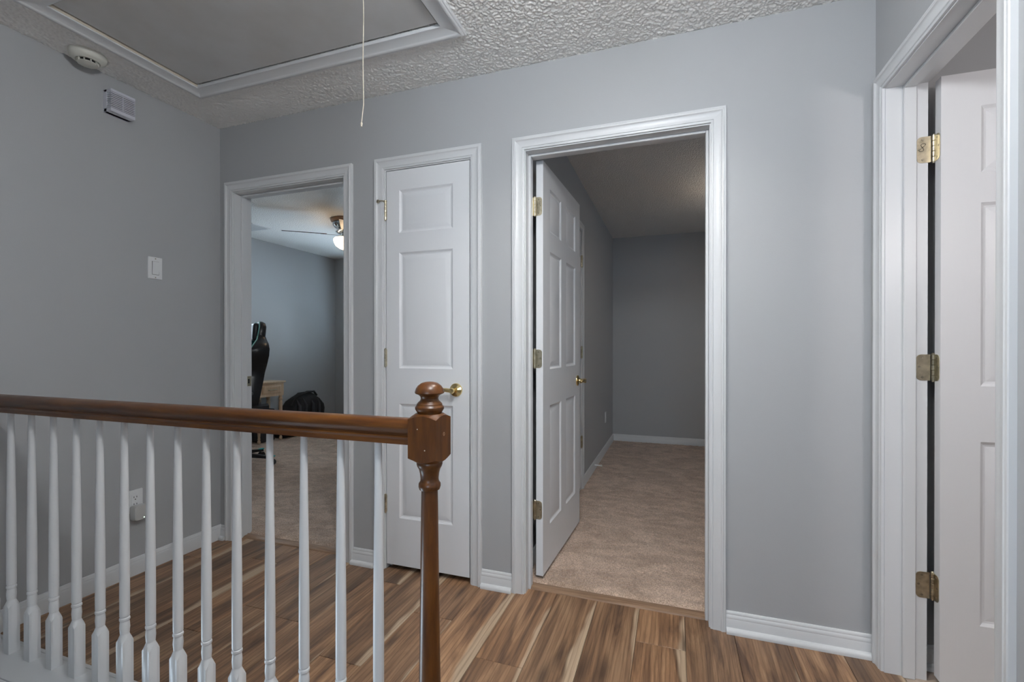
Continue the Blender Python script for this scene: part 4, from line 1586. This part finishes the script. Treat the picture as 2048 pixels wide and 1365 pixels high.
# backrest: rear curve, wings that reach forward at the shoulders and the hips
BZ = [0.50, 0.58, 0.68, 0.78, 0.88, 0.96, 1.04, 1.10, 1.15, 1.19, 1.22, 1.26, 1.31, 1.345, 1.36]
REAR = [-0.175, -0.190, -0.208, -0.230, -0.250, -0.265, -0.275, -0.278, -0.274, -0.268, -0.262, -0.266, -0.270, -0.262, -0.240]
THK = [0.090, 0.095, 0.100, 0.100, 0.095, 0.090, 0.085, 0.080, 0.075, 0.072, 0.070, 0.066, 0.062, 0.055, 0.030]
HWD = [0.20, 0.225, 0.235, 0.215, 0.195, 0.225, 0.262, 0.268, 0.240, 0.175, 0.150, 0.150, 0.145, 0.125, 0.095]
BOL = [0.085, 0.085, 0.075, 0.055, 0.045, 0.065, 0.100, 0.095, 0.060, 0.022, 0.008, 0.008, 0.008, 0.004, 0.0]
bm = BM()
rows_ = []
pipe = {1: [], -1: []}
for z, r_, th, hw, bo in zip(BZ, REAR, THK, HWD, BOL):
    fr_ = r_ + th
    row = [(r_ + 0.012, -hw * 0.93, z), (r_ + th * 0.6 + bo * 0.6, -hw, z), (fr_ + bo, -hw * 0.95, z), (fr_ + bo * 0.55, -hw * 0.78, z), (fr_, -hw * 0.55, z), (fr_ - 0.006, 0, z),
           (fr_, hw * 0.55, z), (fr_ + bo * 0.55, hw * 0.78, z), (fr_ + bo, hw * 0.95, z), (r_ + th * 0.6 + bo * 0.6, hw, z), (r_ + 0.012, hw * 0.93, z), (r_, hw * 0.5, z), (r_ - 0.004, 0, z), (r_, -hw * 0.5, z)]
    rows_.append(row)
    for sg in (1, -1):
        pipe[sg].append((fr_ + bo * 0.97 + 0.002, sg * hw * 0.965, z))
loft(bm, rows_)
bmesh.ops.subdivide_edges(bm, edges=bm.edges, cuts=1, use_grid_fill=True, smooth=0.5)
bk = mk('backrest', bm, M['leather'], ch, world=False, angle=70)
for sg in (1, -1):
    bm = BM()
    tube(bm, pipe[sg], 0.0055, 8)
    mk('piping', bm, M['piping'], bk, world=False)
    bm = BM()
    rows2 = []
    for z, r_, th, hw, bo in list(zip(BZ, REAR, THK, HWD, BOL))[5:10]:
        fr_ = r_ + th
        rows2.append([(fr_ + bo * 0.98 + 0.003, sg * hw * 0.90, z), (fr_ + bo * 0.55 + 0.004, sg * hw * 0.77, z), (fr_ + 0.005, sg * hw * 0.56, z),
                      (fr_ - 0.01, sg * hw * 0.56, z), (fr_ + bo * 0.55 - 0.01, sg * hw * 0.77, z), (fr_ + bo * 0.98 - 0.012, sg * hw * 0.88, z)])
    loft(bm, rows2)
    mk('wing_insert', bm, M['teal'], bk, world=False, angle=60)
bm = BM()
obox(bm, Matrix.Translation((-0.175, 0, 1.262)) @ Matrix.Rotation(R(-4), 4, 'Y'), 0.060, 0.25, 0.165, bev=0.024, seg=3)
mk('head_pillow', bm, M['leather'], ch, world=False, angle=60)
for sg in (1, -1):
    bm = BM()
    obox(bm, Matrix.Translation((0.02, sg * 0.305, 0.70)), 0.27, 0.085, 0.03, bev=0.012, seg=3)
    ar = mk('armrest', bm, M['leather'], ch, world=False, angle=50)
    bm = BM()
    tube(bm, [(0.0, sg * 0.22, 0.46), (0.0, sg * 0.295, 0.475), (0.0, sg * 0.305, 0.52), (0.0, sg * 0.305, 0.69)], 0.017, 10)
    mk('armrest_post', bm, M['leather'], ar, world=False)

# ------------------------------------------------------------------ side table with a drawer
tx0, tx1, ty0, ty1, tz = -2.165, -1.925, 2.025, 2.385, 0.728
tb = thing('side_table', 'pale wooden side table with one drawer and turned legs beside the gaming chair', 'table', ((tx0 + tx1) / 2, (ty0 + ty1) / 2, 0.019))
bm = BM()
box(bm, tx0 - 0.01, tx1 + 0.018, ty0 - 0.02, ty1 + 0.02, tz - 0.020, tz, bev=0.005, seg=2)
mk('table_top', bm, M['maple'], tb)
bm = BM()
wall_mesh(bm, (ty0, ty1), (tz - 0.175, tz - 0.02), tx0, tx1, [], FY)
bd = mk('case', bm, M['maple'], tb, smooth=False)
bm = BM()
box(bm, tx1 - 0.002, tx1 + 0.008, ty0 + 0.045, ty1 - 0.045, tz - 0.142, tz - 0.050, bev=0.003, seg=2)
dr = mk('drawer_front', bm, M['maple'], tb)
bm = BM()
box(bm, tx1 + 0.0072, tx1 + 0.0092, ty0 + 0.060, ty1 - 0.060, tz - 0.130, tz - 0.062, bev=0.0008)
mk('drawer_panel', bm, M['maple'], dr)
bm = BM()
ym = (ty0 + ty1) / 2
tube(bm, [(tx1 + 0.006, ym - 0.055, tz - 0.096), (tx1 + 0.026, ym - 0.050, tz - 0.096), (tx1 + 0.028, ym, tz - 0.096), (tx1 + 0.026, ym + 0.050, tz - 0.096), (tx1 + 0.006, ym + 0.055, tz - 0.096)], 0.006, 10)
mk('drawer_pull', bm, M['hinge_brass'], dr)
for lx in (tx0 + 0.024, tx1 - 0.024):
    for ly in (ty0 + 0.024, ty1 - 0.024):
        bm = BM()
        lathe(bm, [(0.014, 0.019), (0.018, 0.030), (0.018, 0.050), (0.012, 0.062), (0.0165, 0.075), (0.012, 0.088), (0.0145, 0.11), (0.0205, 0.40), (0.022, 0.47), (0.0165, 0.490), (0.023, 0.505), (0.023, 0.520), (0.016, 0.532), (0.020, 0.545), (0.020, tz - 0.17)],
              Matrix.Translation((lx, ly, 0)), 18)
        mk('leg', bm, M['maple'], tb, angle=36)

# ------------------------------------------------------------------ black duffel bag
bg = thing('duffel_bag', 'slumped black fabric bag on the carpet beyond the side table', 'bag', (-2.01, 2.72, 0.019))
bm = BM()
rows_ = []
rb = random.Random(5)
L_ = 0.60
for k in range(13):
    s_ = k / 12
    y = 2.425 + L_ * s_
    e = math.sin(math.pi * min(max(s_ * 0.93 + 0.035, 0.0), 1.0)) ** 0.32
    hh = (0.36 + 0.17 * min(1, s_ * 1.8) - 0.05 * max(0, s_ - 0.75) / 0.25) * (0.62 + 0.38 * e)
    hw = 0.165 * (0.55 + 0.45 * e)
    row = []
    for q in range(16):
        a = 2 * math.pi * q / 16
        cx_, cz_ = math.cos(a), math.sin(a)
        xx = hw * math.copysign(abs(cx_) ** 0.6, cx_)
        zz = hh / 2 + hh / 2 * math.copysign(abs(cz_) ** 0.6, cz_)
        fold = 0.014 * math.sin(6 * s_ * math.pi + 2 * cz_) * (0.3 + 0.7 * (zz / hh))
        row.append((-2.01 + xx + fold * cx_ + rb.uniform(-0.006, 0.006), y + 0.02 * cz_, max(0.019, 0.019 + zz + fold * 0.6 * max(cz_, 0))))
    rows_.append(row)
loft(bm, rows_)
mk('bag_body', bm, M['nylon_black'], bg, angle=80)
for yy in (2.53, 2.64, 2.76, 2.87):
    bm = BM()
    tube(bm, [(-1.85, yy, 0.10), (-1.835, yy + 0.015, 0.25), (-1.85, yy + 0.03, 0.40), (-1.90, yy + 0.03, 0.48)], [0.012, 0.022, 0.020, 0.008], 8)
    mk('side_fold', bm, M['nylon_grey'], bg, angle=70)
bm = BM()
tube(bm, [(-1.90, 2.47, 0.42), (-1.88, 2.51, 0.495), (-1.88, 2.60, 0.530), (-1.89, 2.73, 0.560), (-1.90, 2.86, 0.555), (-1.92, 2.93, 0.50)], 0.014, 8)
mk('carry_handle', bm, M['nylon_black'], bg, angle=70)
gc = thing('storage_case', 'dark grey case on the carpet between the side table legs', 'case', (-2.045, 2.20, 0.019))
bm = BM()
box(bm, -2.125, -1.965, 2.10, 2.30, 0.019, 0.40, bev=0.02, seg=3)
mk('case_body', bm, M['nylon_grey'], gc)
bm = BM()
box(bm, -2.126, -1.964, 2.099, 2.301, 0.33, 0.345, bev=0.002)
mk('case_lid_seam', bm, M['dark'], gc)
wb = thing('paper_box', 'small white box on the grey case under the side table', 'box', (-2.045, 2.145, 0.40))
bm = BM()
box(bm, -2.09, -1.99, 2.11, 2.18, 0.4005, 0.452, bev=0.003)
mk('box_body', bm, M['plastic_white'], wb)
bm = BM()
box(bm, -2.093, -1.987, 2.107, 2.183, 0.440, 0.456, bev=0.002)
mk('box_lid', bm, M['plastic_white'], wb)
